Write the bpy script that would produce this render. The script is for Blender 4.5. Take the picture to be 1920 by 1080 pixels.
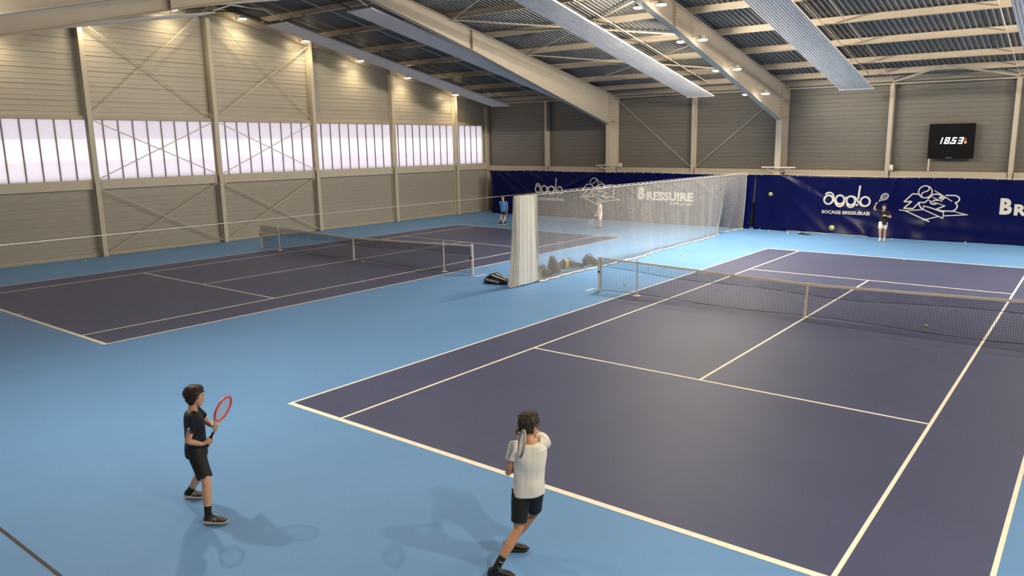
import bpy, bmesh, math, random
from mathutils import Vector, Matrix, noise
random.seed(7)
for o in list(bpy.data.objects): bpy.data.objects.remove(o)
SC = bpy.context.scene
COL = SC.collection
PI = math.pi

# ------------------------------------------------------------------ camera
F_PX, CX, CY = 1405.06, 67.95, -9.86          # focal length and principal point offset, in 1920x1080 pixels
yaw, pitch, roll = -0.63924, -0.18588, -0.01024
fw = Vector((math.sin(yaw)*math.cos(pitch), math.cos(yaw)*math.cos(pitch), math.sin(pitch)))
rt = Vector((math.cos(yaw), -math.sin(yaw), 0)); up = rt.cross(fw)
r2 = rt*math.cos(roll)+up*math.sin(roll); u2 = up*math.cos(roll)-rt*math.sin(roll)
cam_d = bpy.data.cameras.new('camera'); cam = bpy.data.objects.new('camera', cam_d); COL.objects.link(cam)
M = Matrix((r2, u2, -fw)).transposed().to_4x4(); M.translation = Vector((11.498, -7.530, 4.602)); cam.matrix_world = M
cam_d.sensor_width = 36; cam_d.lens = F_PX/1920*36
cam_d.shift_x = -CX/1920; cam_d.shift_y = CY/1920
cam_d.clip_start = 0.05; cam_d.clip_end = 300
SC.camera = cam

# ------------------------------------------------------------------ sky, sun, exposure
w = bpy.data.worlds.new('sky'); SC.world = w; w.use_nodes = True
bgn = w.node_tree.nodes['Background']; bgn.inputs[0].default_value = (1.0, 0.94, 1.0, 1); bgn.inputs[1].default_value = 2.1
sun_d = bpy.data.lights.new('sun', 'SUN'); sun_d.energy = 1.5; sun_d.angle = 0.01; sun_d.color = (1, .86, .72)
sun = bpy.data.objects.new('sun', sun_d); COL.objects.link(sun); sun.rotation_euler = Vector((1, 0.12, -.42)).to_track_quat('-Z', 'Y').to_euler()
SC.cycles.max_bounces = 4; SC.cycles.diffuse_bounces = 3; SC.cycles.glossy_bounces = 2; SC.cycles.transmission_bounces = 4; SC.cycles.caustics_reflective = False; SC.cycles.caustics_refractive = False
SC.view_settings.view_transform = 'Standard'; SC.view_settings.look = 'None'
SC.view_settings.exposure = 0.13; SC.view_settings.gamma = 1.0; SC.view_settings.use_curve_mapping = False
GLOW, BEAM, SIDE = 9.0, 112.0, 165.0     # a frame lamp's stray glow, downward beam and outward throw (watts)
GGLOW, GBEAM, GSIDE = 17.0, 24.0, 0.0  # the same for the gable lamps
# dimming of each lamp row: (frame, side, slope)
DIM = {(0, -1, 1): 1.5, (0, -1, -1): .30, (0, 1, 1): 1.75, (0, 1, -1): .52, (1, -1, 1): 1.75, (1, -1, -1): .74}
LAMPDIM = {1: (1.7, 1.15, .95, .6), -1: (1.5, .6, 1.4, 1.5)}       # within a row, from the ridge down, far and near slope
GDIM = {1: 1.0, -1: .8}
LAMP_COL, GLAMP_COL = (1.0, .87, .66), (1.0, .80, .44)

# ------------------------------------------------------------------ materials
MATS = {}
def mat(name, col, rough=.6, metal=0.0, spec=.5, var=0.0, vscale=8, bump=0.0, bscale=60, emit=None, estr=0, coat=0):
    if name in MATS: return MATS[name]
    m = bpy.data.materials.new(name); m.use_nodes = True; nt = m.node_tree; b = nt.nodes['Principled BSDF']
    b.inputs['Base Color'].default_value = (*col, 1); b.inputs['Roughness'].default_value = rough
    b.inputs['Metallic'].default_value = metal; b.inputs['Specular IOR Level'].default_value = spec
    if coat: b.inputs['Coat Weight'].default_value = coat
    tc = None
    if var or bump: tc = nt.nodes.new('ShaderNodeTexCoord')
    if var:
        n = nt.nodes.new('ShaderNodeTexNoise'); n.inputs['Scale'].default_value = vscale; n.inputs['Detail'].default_value = 6
        nt.links.new(tc.outputs['Object'], n.inputs['Vector'])
        r = nt.nodes.new('ShaderNodeValToRGB')
        r.color_ramp.elements[0].position = .3; r.color_ramp.elements[1].position = .7
        r.color_ramp.elements[0].color = (*[c*(1-var) for c in col], 1); r.color_ramp.elements[1].color = (*[min(1, c*(1+var)) for c in col], 1)
        nt.links.new(n.outputs['Fac'], r.inputs[0]); nt.links.new(r.outputs[0], b.inputs['Base Color'])
    if bump:
        n2 = nt.nodes.new('ShaderNodeTexNoise'); n2.inputs['Scale'].default_value = bscale; n2.inputs['Detail'].default_value = 3
        nt.links.new(tc.outputs['Object'], n2.inputs['Vector'])
        bn = nt.nodes.new('ShaderNodeBump'); bn.inputs['Strength'].default_value = bump; bn.inputs['Distance'].default_value = .01
        nt.links.new(n2.outputs['Fac'], bn.inputs['Height']); nt.links.new(bn.outputs[0], b.inputs['Normal'])
    if emit:
        b.inputs['Emission Color'].default_value = (*emit, 1); b.inputs['Emission Strength'].default_value = estr
    MATS[name] = m; return m

BLUE = mat('blue_acrylic_floor', (.122, .280, .560), .55, var=.05, vscale=.35, spec=.35)
def court_mat():
    m = mat('slate_acrylic_court', (.075, .090, .155), .52, spec=.3)
    nt = m.node_tree; b = nt.nodes['Principled BSDF']; tc = nt.nodes.new('ShaderNodeTexCoord')
    n = nt.nodes.new('ShaderNodeTexNoise'); n.inputs['Scale'].default_value = .5; n.inputs['Detail'].default_value = 8; nt.links.new(tc.outputs['Object'], n.inputs['Vector'])
    r = nt.nodes.new('ShaderNodeValToRGB'); r.color_ramp.elements[0].position = .3; r.color_ramp.elements[1].position = .72
    r.color_ramp.elements[0].color = (.056, .066, .140, 1); r.color_ramp.elements[1].color = (.067, .078, .164, 1); nt.links.new(n.outputs['Fac'], r.inputs[0])
    mp = nt.nodes.new('ShaderNodeMapping'); mp.inputs['Scale'].default_value = (2.2, 9, 1); mp.inputs['Rotation'].default_value = (0, 0, .5); nt.links.new(tc.outputs['Object'], mp.inputs[0])
    s = nt.nodes.new('ShaderNodeTexNoise'); s.inputs['Scale'].default_value = 1.6; s.inputs['Detail'].default_value = 9; s.inputs['Roughness'].default_value = .75; nt.links.new(mp.outputs[0], s.inputs['Vector'])
    r2_ = nt.nodes.new('ShaderNodeValToRGB'); r2_.color_ramp.elements[0].position = .70; r2_.color_ramp.elements[1].position = .80; r2_.color_ramp.elements[1].color = (.35, .35, .35, 1); nt.links.new(s.outputs['Fac'], r2_.inputs[0])
    mx = nt.nodes.new('ShaderNodeMix'); mx.data_type = 'RGBA'; nt.links.new(r2_.outputs[0], mx.inputs[0]); nt.links.new(r.outputs[0], mx.inputs[6]); mx.inputs[7].default_value = (.26, .25, .26, 1)
    nt.links.new(mx.outputs[2], b.inputs['Base Color']); return m
COURT = court_mat()
LINE = mat('cream_line_paint', (.88, .82, .70), .6)
JOINT = mat('dark_floor_joint', (.035, .03, .03), .7)
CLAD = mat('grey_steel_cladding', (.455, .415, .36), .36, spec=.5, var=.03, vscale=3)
CLADB = mat('perforated_cladding_darkened', (.175, .163, .146), .45, spec=.4, var=.05, vscale=6)  # perforated trays, darkened to offset the strong lamp light on this wall
POSTC = mat('light_cream_post_steel', (.66, .60, .50), .42)
STEEL = mat('cream_painted_steel', (.52, .455, .38), .45, var=.03, vscale=2)
STEELW = mat('white_painted_steel', (.64, .60, .55), .45)
DECK = mat('galvanised_roof_deck', (.19, .19, .19), .5, metal=.1, var=.1, vscale=1.2)
PANELW = mat('white_radiant_panel', (.72, .70, .715), .5)
BOLT = mat('dark_bolt', (.03, .03, .03), .6)
DARK = mat('dark_rubber', (.02, .02, .02), .6)
WHITE = mat('white_plastic', (.78, .76, .72), .5)
ALU = mat('grey_aluminium_profile', (.19, .165, .165), .45, metal=.3)
EXT = mat('blocker_grey', (.5, .5, .5), .8)
PVC = mat('navy_pvc_curtain', (.0006, .0026, .054), .33, spec=.16, var=.12, vscale=.6)
PRINT = mat('grey_white_print', (.60, .58, .54), .6)
NETW = mat('white_net_cord', (.97, .95, .91), .7)
def cord_mat(m):
    nt = m.node_tree; b = nt.nodes['Principled BSDF']; out = [n for n in nt.nodes if n.type == 'OUTPUT_MATERIAL'][0]
    tr = nt.nodes.new('ShaderNodeBsdfTranslucent'); tr.inputs[0].default_value = (.93, .91, .87, 1); mx = nt.nodes.new('ShaderNodeMixShader'); mx.inputs[0].default_value = .45
    nt.links.new(b.outputs[0], mx.inputs[1]); nt.links.new(tr.outputs[0], mx.inputs[2]); nt.links.new(mx.outputs[0], out.inputs[0])
cord_mat(NETW)
NETB = mat('black_net_cord', (.018, .018, .022), .7)
TAPE = mat('cream_headband', (.76, .69, .58), .7)
POSTW = mat('cream_net_post', (.74, .68, .58), .45)
BALL = mat('yellow_felt', (.66, .74, .18), .9, bump=.3, bscale=400)
BALLS = mat('white_ball_seam', (.8, .8, .7), .8)
def pane_mat():
    m = bpy.data.materials.new('translucent_polycarbonate'); m.use_nodes = True; nt = m.node_tree
    for n in list(nt.nodes): nt.nodes.remove(n)
    out = nt.nodes.new('ShaderNodeOutputMaterial'); tr = nt.nodes.new('ShaderNodeBsdfTranslucent'); df = nt.nodes.new('ShaderNodeBsdfDiffuse'); mx = nt.nodes.new('ShaderNodeMixShader')
    tr.inputs[0].default_value = (.88, .86, .89, 1); df.inputs[0].default_value = (.8, .8, .8, 1); mx.inputs[0].default_value = .14
    nt.links.new(tr.outputs[0], mx.inputs[1]); nt.links.new(df.outputs[0], mx.inputs[2]); nt.links.new(mx.outputs[0], out.inputs[0])
    return m
PANE = pane_mat()
SKIN = mat('skin', (.68, .37, .235), .55, var=.06, vscale=14)
SKIN2 = mat('tanned_skin', (.56, .28, .155), .55, var=.06, vscale=14)
HAIR = mat('dark_brown_hair', (.028, .018, .012), .55, bump=.8, bscale=90)
HAIR2 = mat('brown_hair', (.038, .023, .013), .55, bump=.8, bscale=90)

# ------------------------------------------------------------------ mesh helpers
class MB:
    def __init__(s): s.v = []; s.f = []
    def add(s, vs, fs):
        n = len(s.v); s.v += [tuple(x) for x in vs]; s.f += [tuple(i+n for i in f) for f in fs]; return s
    def box(s, x0, x1, y0, y1, z0, z1):
        return s.add([(x0,y0,z0),(x1,y0,z0),(x1,y1,z0),(x0,y1,z0),(x0,y0,z1),(x1,y0,z1),(x1,y1,z1),(x0,y1,z1)],
                     [(0,3,2,1),(4,5,6,7),(0,1,5,4),(1,2,6,5),(2,3,7,6),(3,0,4,7)])
    def hexa(s, b, t):      # two quads, bottom and top loops
        return s.add(list(b)+list(t), [(0,3,2,1),(4,5,6,7),(0,1,5,4),(1,2,6,5),(2,3,7,6),(3,0,4,7)])
    def tube(s, pts, r, n=6, cap=True):
        pts = [Vector(p) for p in pts]; rs = r if isinstance(r, (list, tuple)) else [r]*len(pts)
        vs = []; fs = []; prev = None
        for i, p in enumerate(pts):
            d = (pts[min(i+1, len(pts)-1)]-pts[max(i-1, 0)])
            d = d.normalized() if d.length > 1e-9 else Vector((0,0,1))
            if prev is None:
                a = Vector((0,0,1)) if abs(d.z) < .9 else Vector((1,0,0)); x = d.cross(a).normalized()
            else:
                x = prev-d*prev.dot(d); x = x.normalized() if x.length > 1e-6 else d.orthogonal().normalized()
            prev = x; y = d.cross(x)
            for k in range(n):
                a = 2*PI*k/n; vs.append(p+(x*math.cos(a)+y*math.sin(a))*rs[i])
        m = len(pts)
        for i in range(m-1):
            for k in range(n):
                fs.append((i*n+k, i*n+(k+1) % n, (i+1)*n+(k+1) % n, (i+1)*n+k))
        if cap: fs += [tuple(range(n-1, -1, -1)), tuple((m-1)*n+k for k in range(n))]
        return s.add(vs, fs)
    def loft(s, rings, cap=True):   # rings: lists of points of equal length
        n = len(rings[0]); vs = [p for r in rings for p in r]; fs = []
        for i in range(len(rings)-1):
            for k in range(n): fs.append((i*n+k, i*n+(k+1) % n, (i+1)*n+(k+1) % n, (i+1)*n+k))
        if cap: fs += [tuple(range(n-1, -1, -1)), tuple((len(rings)-1)*n+k for k in range(n))]
        return s.add(vs, fs)
    def ell(s, c, ax, ay, az, nu=14, nv=8):
        c = Vector(c); rings = []
        for i in range(1, nv):
            t = PI*i/nv
            rings.append([c+az*math.cos(t)*-1+(ax*math.cos(2*PI*k/nu)+ay*math.sin(2*PI*k/nu))*math.sin(t) for k in range(nu)])
        return s.loft(rings)
    def mesh(s, name, m=None, smooth=False):
        me = bpy.data.meshes.new(name); me.from_pydata([tuple(v) for v in s.v], [], s.f)
        if m: me.materials.append(m)
        me.update()
        if smooth: me.shade_smooth(); me.set_sharp_from_angle(angle=math.radians(42))
        return me
    def build(s, name, m, parent=None, smooth=False):
        return link(name, s.mesh(name, m, smooth), parent)
def link(name, me, parent=None, loc=None, rot=None):
    o = bpy.data.objects.new(name, me); COL.objects.link(o)
    if parent is not None: o.parent = parent
    if loc is not None: o.location = loc
    if rot is not None: o.rotation_euler = rot
    return o
def empty(name, loc=(0,0,0)):
    o = bpy.data.objects.new(name, None); COL.objects.link(o); o.location = loc; o.empty_display_size = .2; return o
def tag(o, label=None, cat=None, group=None, kind=None):
    if label: o['label'] = label
    if cat: o['category'] = cat
    if group: o['group'] = group
    if kind: o['kind'] = kind
    return o

# ------------------------------------------------------------------ layout constants (metres)
XL, XR, YF, YB = -22.74, 23.4, -8.3, 31.72
RIDGE, ZR, SL = 12.0, 11.0, .196
def zr(y): return ZR-SL*abs(y-RIDGE)            # top of the rafters = underside of the purlins
POSTS_L = [-4.4, 1.1, 6.6, 12.1, 17.6, 23.1, 28.4]
FRAMES = [-12.4, -2.2, 13.1]
LX = -18.13                                     # left court's left doubles line

# ------------------------------------------------------------------ floor and courts
fl = MB().box(XL-.2, XR+.2, YF-.2, YB+.2, -.2, 0).build('floor', BLUE); tag(fl, 'light blue acrylic sports floor of the hall', 'floor', kind='structure')
def court(x0, y0):
    MB().box(x0, x0+10.97, y0, y0+23.77, 0, .002).build('court_surface', COURT, fl)
    def ln(xa, xb, ya, yb): MB().box(x0+xa, x0+xb, y0+ya, y0+yb, .0005, .004).build('court_line', LINE, fl)
    W = .055
    ln(0, 10.97, 0, .10); ln(0, 10.97, 23.77-.07, 23.77)
    for x in (0, 10.97-W): ln(x, x+W, .10, 23.70)
    for x in (1.37, 9.60-W): ln(x, x+W, .10, 23.70)
    for y in (5.485, 18.285): ln(1.37+W, 9.60-W, y-W/2, y+W/2)
    ln(5.485-W/2, 5.485+W/2, 5.51, 18.26)
    ln(5.485-W/2, 5.485+W/2, .10, .22); ln(5.485-W/2, 5.485+W/2, 23.56, 23.70)
court(0, 0); court(LX, -.05)
MB().box(-1.33, -1.27, 11.66, 12.14, 0, .004).build('court_line', LINE, fl)
MB().box(-5.95, -5.89, 11.62, 12.2, 0, .004).build('court_line', LINE, fl)
MB().box(XL, XR, -4.765, -4.725, 0, .003).build('floor_joint', JOINT, fl)

# ------------------------------------------------------------------ left gable wall
ZS, ZH = 3.20, 5.72                              # window sill and head
wl = MB()
wl.box(XL-.2, XL, YF, YB, 0, ZS)
ys = [YF, RIDGE, YB]
for a, b in ((YF, RIDGE), (RIDGE, YB)):
    wl.hexa([(XL-.2,a,ZH),(XL,a,ZH),(XL,b,ZH),(XL-.2,b,ZH)], [(XL-.2,a,zr(a)+.3),(XL,a,zr(a)+.3),(XL,b,zr(b)+.3),(XL-.2,b,zr(b)+.3)])
wl.box(XL-.2, XL, 31.25, YB, ZS, ZH)
wl = wl.build('wall_left', CLAD); tag(wl, 'grey steel clad gable wall with a strip of daylight panels', 'wall', kind='structure')
TH = .61
PROF = [(0,.002),(.012,.020),(.030,.020),(.042,.004),(.17,.004),(.18,.014),(.20,.014),(.21,.004),(.39,.004),(.40,.014),(.42,.014),(.43,.004),(.585,.004),(TH,.002)]
def tray(y0, y1, z0, zmax=None, ny=1, h=TH):
    mb = MB(); P = [(z*h/TH, d) for z, d in PROF]
    rows = []
    for j in range(ny+1):
        y = y0+(y1-y0)*j/ny; lim = zmax(y) if zmax else 1e9
        rows.append([(d, y, min(z0+z, lim)) for z, d in P])
    n = len(P); vs = [v for r in rows for v in r]
    fs = [(j*n+i, (j+1)*n+i, (j+1)*n+i+1, j*n+i+1) for j in range(ny) for i in range(n-1)]
    return mb.add(vs, fs)
edges = [YF]+POSTS_L+[YB]
cache = {}
for a, b in zip(edges[:-1], edges[1:]):
    Lb = round(b-a, 3)
    if Lb not in cache: cache[Lb] = tray(0, Lb, 0).mesh('cladding_tray', CLAD)
    for k in range(4): link('cladding_tray', cache[Lb], wl, (XL, a, .16+k*TH))
    k = 0
    while True:
        z0 = ZH+.12+k*TH; top = max(zr(a), zr(b))+.2
        if z0 > top-.05: break
        if z0+TH < min(zr(a), zr(b))+.2: link('cladding_tray', cache[Lb], wl, (XL, a, z0))
        else:
            m_ = tray(a, b, z0, lambda y: zr(y)+.25, 14); o = m_.build('cladding_tray', CLAD, wl); o.location = (XL, 0, 0)
        k += 1
bb = MB().box(XL, XL+.06, YF, YB, 0, .16).build('baseboard_left', STEEL); tag(bb, 'cream metal skirting along the gable wall', 'baseboard', kind='structure')
def ipost(mb, x0, x1, yc, fwid, z0, z1, tf=.014, tw=.01):    # I-section, depth along x
    mb.box(x1-tf, x1, yc-fwid/2, yc+fwid/2, z0, z1); mb.box(x0, x0+tf, yc-fwid/2, yc+fwid/2, z0, z1); mb.box(x0+tf, x1-tf, yc-tw/2, yc+tw/2, z0, z1)
for y in POSTS_L:
    m_ = MB(); ipost(m_, XL+.035, XL+.36, y, .19, 0, zr(y)-.08); o = m_.build('wall_post', POSTC, wl)
m_ = MB(); m_.box(XL+.03, XL+.25, YB-.32, YB-.06, 0, 7.2); m_.build('wall_post', STEEL, wl)
for a, b in zip(edges[:-1], edges[1:]):
    y0, y1 = a+.1, b-.1
    m_ = MB(); m_.box(XL+.02, XL+.20, y0, y1, ZS-.37, ZS-.355); m_.box(XL+.02, XL+.20, y0, y1, ZS-.015, ZS); m_.box(XL+.185, XL+.20, y0, y1, ZS-.355, ZS-.015)
    o = m_.build('sill_beam', POSTC, wl)
    for t in (.33, .66):
        for dy in (0, .1):
            yy = y0+(y1-y0)*t+dy; MB().box(XL+.20, XL+.203, yy, yy+.03, ZS-.2, ZS-.17).build('bolt_hole', BOLT, o)
    for s_, yy in ((1, y0+.02), (-1, y1-.02)):
        MB().box(XL+.20, XL+.21, min(yy, yy+s_*.12), max(yy, yy+s_*.12), ZS-.33, ZS-.04).build('cleat', STEEL, o)
    MB().box(XL+.02, XL+.16, y0, y1, ZH-.02, ZH+.13).build('header_beam', STEEL, wl)
    # gable rafter line
for a, b in ((YF, RIDGE), (RIDGE, YB)):
    x0, x1 = XL+.04, XL+.36
    m_ = MB()
    for (d0, d1, xa, xb) in ((-.30, -.285, x0, x1), (-.015, 0, x0, x1), (-.285, -.015, XL+.19, XL+.205)):
        m_.hexa([(xa,a,zr(a)+d0),(xb,a,zr(a)+d0),(xb,b,zr(b)+d0),(xa,b,zr(b)+d0)], [(xa,a,zr(a)+d1),(xb,a,zr(a)+d1),(xb,b,zr(b)+d1),(xa,b,zr(b)+d1)])
    m_.build('gable_rafter', STEEL, wl)
def rod(p, q, r, parent, name='brace_rod', m=STEEL, n=6): return MB().tube([p, q], r, n).build(name, m, parent)
xb_ = XL+.24
for a, b in ((6.6, 12.1), (12.1, 17.6)):
    for z0, z1a, z1b in ((.1, 2.85, 2.85), (ZS+.05, ZH-.05, ZH-.05), (ZH+.15, zr(a)-.35, zr(b)-.35)):
        rod((xb_, a+.1, z0), (xb_, b-.1, z1b), .021, wl, m=POSTC); rod((xb_+.05, a+.1, z1a), (xb_+.05, b-.1, z0), .021, wl, m=POSTC)
# windows
wi = 0
pm = MB().box(-.012, .012, .02, .60, 0, ZH-ZS-.04).mesh('pane', PANE)
mm = MB().box(-.035, .03, -.022, .022, 0, ZH-ZS-.02).mesh('mullion', ALU)
for a, b in zip(edges[:-1], edges[1:]):
    y0, y1 = a, b
    if b == YB: y1 = 31.2
    wi += 1
    wf = MB().box(XL-.06, XL+.03, y0+.03, y1-.03, ZS-.005, ZS+.02).box(XL-.06, XL+.03, y0+.03, y1-.03, ZH-.03, ZH)
    wf = wf.build('window_%d' % wi, STEEL); tag(wf, 'frosted daylight strip in bay %s of the gable wall' % ['one','two','three','four','five','six','seven','eight'][wi-1], 'window', kind='structure')
    n = max(1, int(round((y1-y0)/.62))); st = (y1-y0)/n
    for k in range(n):
        o = link('pane', pm, wf, (XL-.03, y0+k*st, ZS+.015)); o.scale = (1, st/.62, 1)
        if k: link('mullion', mm, wf, (XL-.02, y0+k*st, ZS+.01))
MB().box(XL-.06, XL+.03, 31.2, 31.25, ZS, ZH).build('window_jamb', STEELW, wf)
# outside: unseen canopy and wall, added to shape the sun on the daylight strip
tag(MB().box(XL-2.2, XL-.2, YF, YB, 5.80, 5.90).build('sun_blocker_1', EXT), 'unseen canopy added to shade the top of the daylight strip', 'canopy', kind='structure')
tag(MB().box(XL-14.2, XL-14, YF-30, YB+20, -.2, 9.9).build('sun_blocker_2', EXT), 'unseen wall added to block low sun on the daylight strip', 'wall', kind='structure')

# ------------------------------------------------------------------ back wall
WBX = [-17.5, -7.3, 2.9, 8.0, 18.0]
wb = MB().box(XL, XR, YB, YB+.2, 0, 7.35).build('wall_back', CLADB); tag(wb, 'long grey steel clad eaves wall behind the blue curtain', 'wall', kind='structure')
bx = sorted([XL+.02]+WBX+FRAMES+[XR])
def tray_b(L):     # same profile turned to face -Y
    m_ = tray(0, L, 0); m_.v = [(y, -d, z) for d, y, z in m_.v]; m_.f = [tuple(reversed(f)) for f in m_.f]; m_.f = [tuple(reversed(f)) for f in m_.f]; return m_
for a, b in zip(bx[:-1], bx[1:]):
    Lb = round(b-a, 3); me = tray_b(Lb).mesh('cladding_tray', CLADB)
    for k in range(12):
        z0 = .05+k*TH
        if z0+TH < 7.4: link('cladding_tray', me, wb, (a, YB, z0))
    m_ = MB().box(a+.12, b-.12, YB-.24, YB-.225, 2.74, 3.06).box(a+.12, b-.12, YB-.225, YB-.04, 3.045, 3.06).box(a+.12, b-.12, YB-.225, YB-.04, 2.74, 2.755)
    o = m_.build('sill_beam', STEEL, wb)
    for xx in (a+.13, b-.21): MB().box(xx, xx+.08, YB-.25, YB-.24, 2.77, 3.03).build('cleat', STEELW, o)
for x in WBX:
    m_ = MB(); yc0, yc1 = YB-.36, YB-.03
    m_.box(x-.09, x+.09, yc0, yc0+.014, 0, 7.15).box(x-.09, x+.09, yc1-.014, yc1, 0, 7.15).box(x-.005, x+.005, yc0+.014, yc1-.014, 0, 7.15)
    m_.build('wall_post', STEEL, wb)
rod((XL+.2, YB-.3, 7.13), (XR, YB-.3, 7.13), .045, wb, 'eaves_tie', STEEL, 8)
for a, b in ((-12.2, -7.4), (-2.4, -7.2)): rod((a, YB-.25, 6.95), (b, YB-.25, 3.1), .018, wb)
tag(MB().box(XL, XR, YF-.2, YF, 0, 7.35).build('wall_front', CLAD), 'near eaves wall behind the viewpoint', 'wall', kind='structure')
m_ = MB()
for a, b in ((YF, RIDGE), (RIDGE, YB)): m_.hexa([(XR,a,0),(XR+.2,a,0),(XR+.2,b,0),(XR,b,0)], [(XR,a,zr(a)+.3),(XR+.2,a,zr(a)+.3),(XR+.2,b,zr(b)+.3),(XR,b,zr(b)+.3)])
tag(m_.build('wall_right', CLAD), 'far gable wall on the right', 'wall', kind='structure')

# ------------------------------------------------------------------ roof
m_ = MB()
for a, b in ((YF-.3, RIDGE), (RIDGE, YB+.3)):
    m_.hexa([(XL-.3,a,zr(a)+.40),(XR+.3,a,zr(a)+.40),(XR+.3,b,zr(b)+.40),(XL-.3,b,zr(b)+.40)], [(XL-.3,a,zr(a)+.6),(XR+.3,a,zr(a)+.6),(XR+.3,b,zr(b)+.6),(XL-.3,b,zr(b)+.6)])
ce = m_.build('ceiling', DECK); tag(ce, 'pitched roof of ribbed steel deck on cream purlins', 'ceiling', kind='structure')
RP = .216; NR = 4
def sheet(sgn):
    mb = MB(); pr = []
    for k in range(NR):
        x = k*RP; pr += [(x, 0), (x+.045, 0), (x+.070, .075), (x+.191, .075)]
    pr.append((NR*RP, 0)); y0, y1 = (RIDGE, YB+.1) if sgn > 0 else (YF-.1, RIDGE)
    vs = [(x, y, zr(y)+.28+z) for y in (y0, y1) for x, z in pr]; n = len(pr)
    return mb.add(vs, [(i, i+1, n+i+1, n+i) for i in range(n-1)]).mesh('roof_sheet', DECK)
sh = {1: sheet(1), -1: sheet(-1)}
x = XL-.1
while x < XR:
    for s in (1, -1): link('roof_sheet', sh[s], ce, (x, 0, 0))
    x += NR*RP
PUR = [.35, 2.9, 5.57, 8.2, 10.86, 13.53, 16.16, 18.05, 19.35]
def purlin(L):
    mb = MB(); t = .004; S = SL
    def c(y): return -S*y
    # Z-section: web toward the ridge side, bottom flange pointing down-slope
    mb.box(0, L, 0, .006, 0, .28); mb.box(0, L, -.07, 0, 0, .006); mb.box(0, L, .006, .075, .274, .28)
    return mb.mesh('purlin', STEEL)
spans = [XL+.05]+FRAMES+[XR]
pm_ = {}
for a, b in zip(spans[:-1], spans[1:]):
    Lb = round(b-a, 2); pm_[Lb] = pm_.get(Lb) or purlin(Lb)
    for d in PUR:
        for s in (1, -1):
            y = RIDGE+s*d
            if y < YF+.2: continue
            o = link('purlin', pm_[Lb], ce, (a, y, zr(y)-.0)); o.rotation_euler = (-math.atan(SL)*s, 0, 0)
            if s < 0: o.scale = (1, -1, 1)
# bolted sleeve plates on the purlins right of the second frame
for d in PUR[2:8]:
    y = RIDGE+d
    o = MB().box(0, .55, -.012, 0, .03, .25).build('purlin_sleeve', STEEL, ce); o.location = (-.6, y, zr(y)); o.rotation_euler = (-math.atan(SL), 0, 0)
    for k in range(5):
        for zz in (.07, .20): MB().box(.08+k*.09, .105+k*.09, -.016, -.012, zz, zz+.025).build('bolt', BOLT, o)
# sag bars between purlins
for xs in (-17.5, -7.3, 2.95, 7.95):
    for s in (1, -1):
        for d0, d1 in zip(PUR[:-1], PUR[1:]):
            y0, y1 = RIDGE+s*d0, RIDGE+s*d1
            if min(y0, y1) < YF+.2: continue
            rod((xs, y0, zr(y0)+.14), (xs, y1, zr(y1)+.10), .022, ce, 'sag_bar', STEELW)
# roof X-bracing in the middle bay
nod = [2.9, 5.57, 10.86, 16.16]
for d0, d1 in zip([.35, 5.57, 10.86], [5.57, 10.86, 16.16]):
    for xa, xb2 in ((-12.25, -2.35), (-2.35, -12.25)):
        y0, y1 = RIDGE+d0, RIDGE+d1; rod((xa, y0, zr(y0)-.03), (xb2, y1, zr(y1)-.03), .035, ce, 'roof_brace', STEEL)
for xa, xb2 in ((2.9, 5.45), (8.0, 5.45)): rod((xa, 31.4, 7.2), (xb2, 29.0, zr(29.0)-.04), .045, ce, 'roof_brace', STEEL)
# conduits running down the slope below the purlins
for xs, m__ in ((-19.95, STEEL), (-19.0, STEEL), (-5.6, STEELW), (2.22, STEELW)):
    o = rod((xs, RIDGE+.8, zr(RIDGE+.8)-.05), (xs, 29.7, zr(29.7)-.05), .022, ce, 'conduit', m__)
    for d in PUR:
        y = RIDGE+d
        if y < 29.5 and y > 13: MB().box(xs-.03, xs+.03, y-.06, y-.02, zr(y)-.09, zr(y)+.05).build('clip', BOLT, o)

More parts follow.
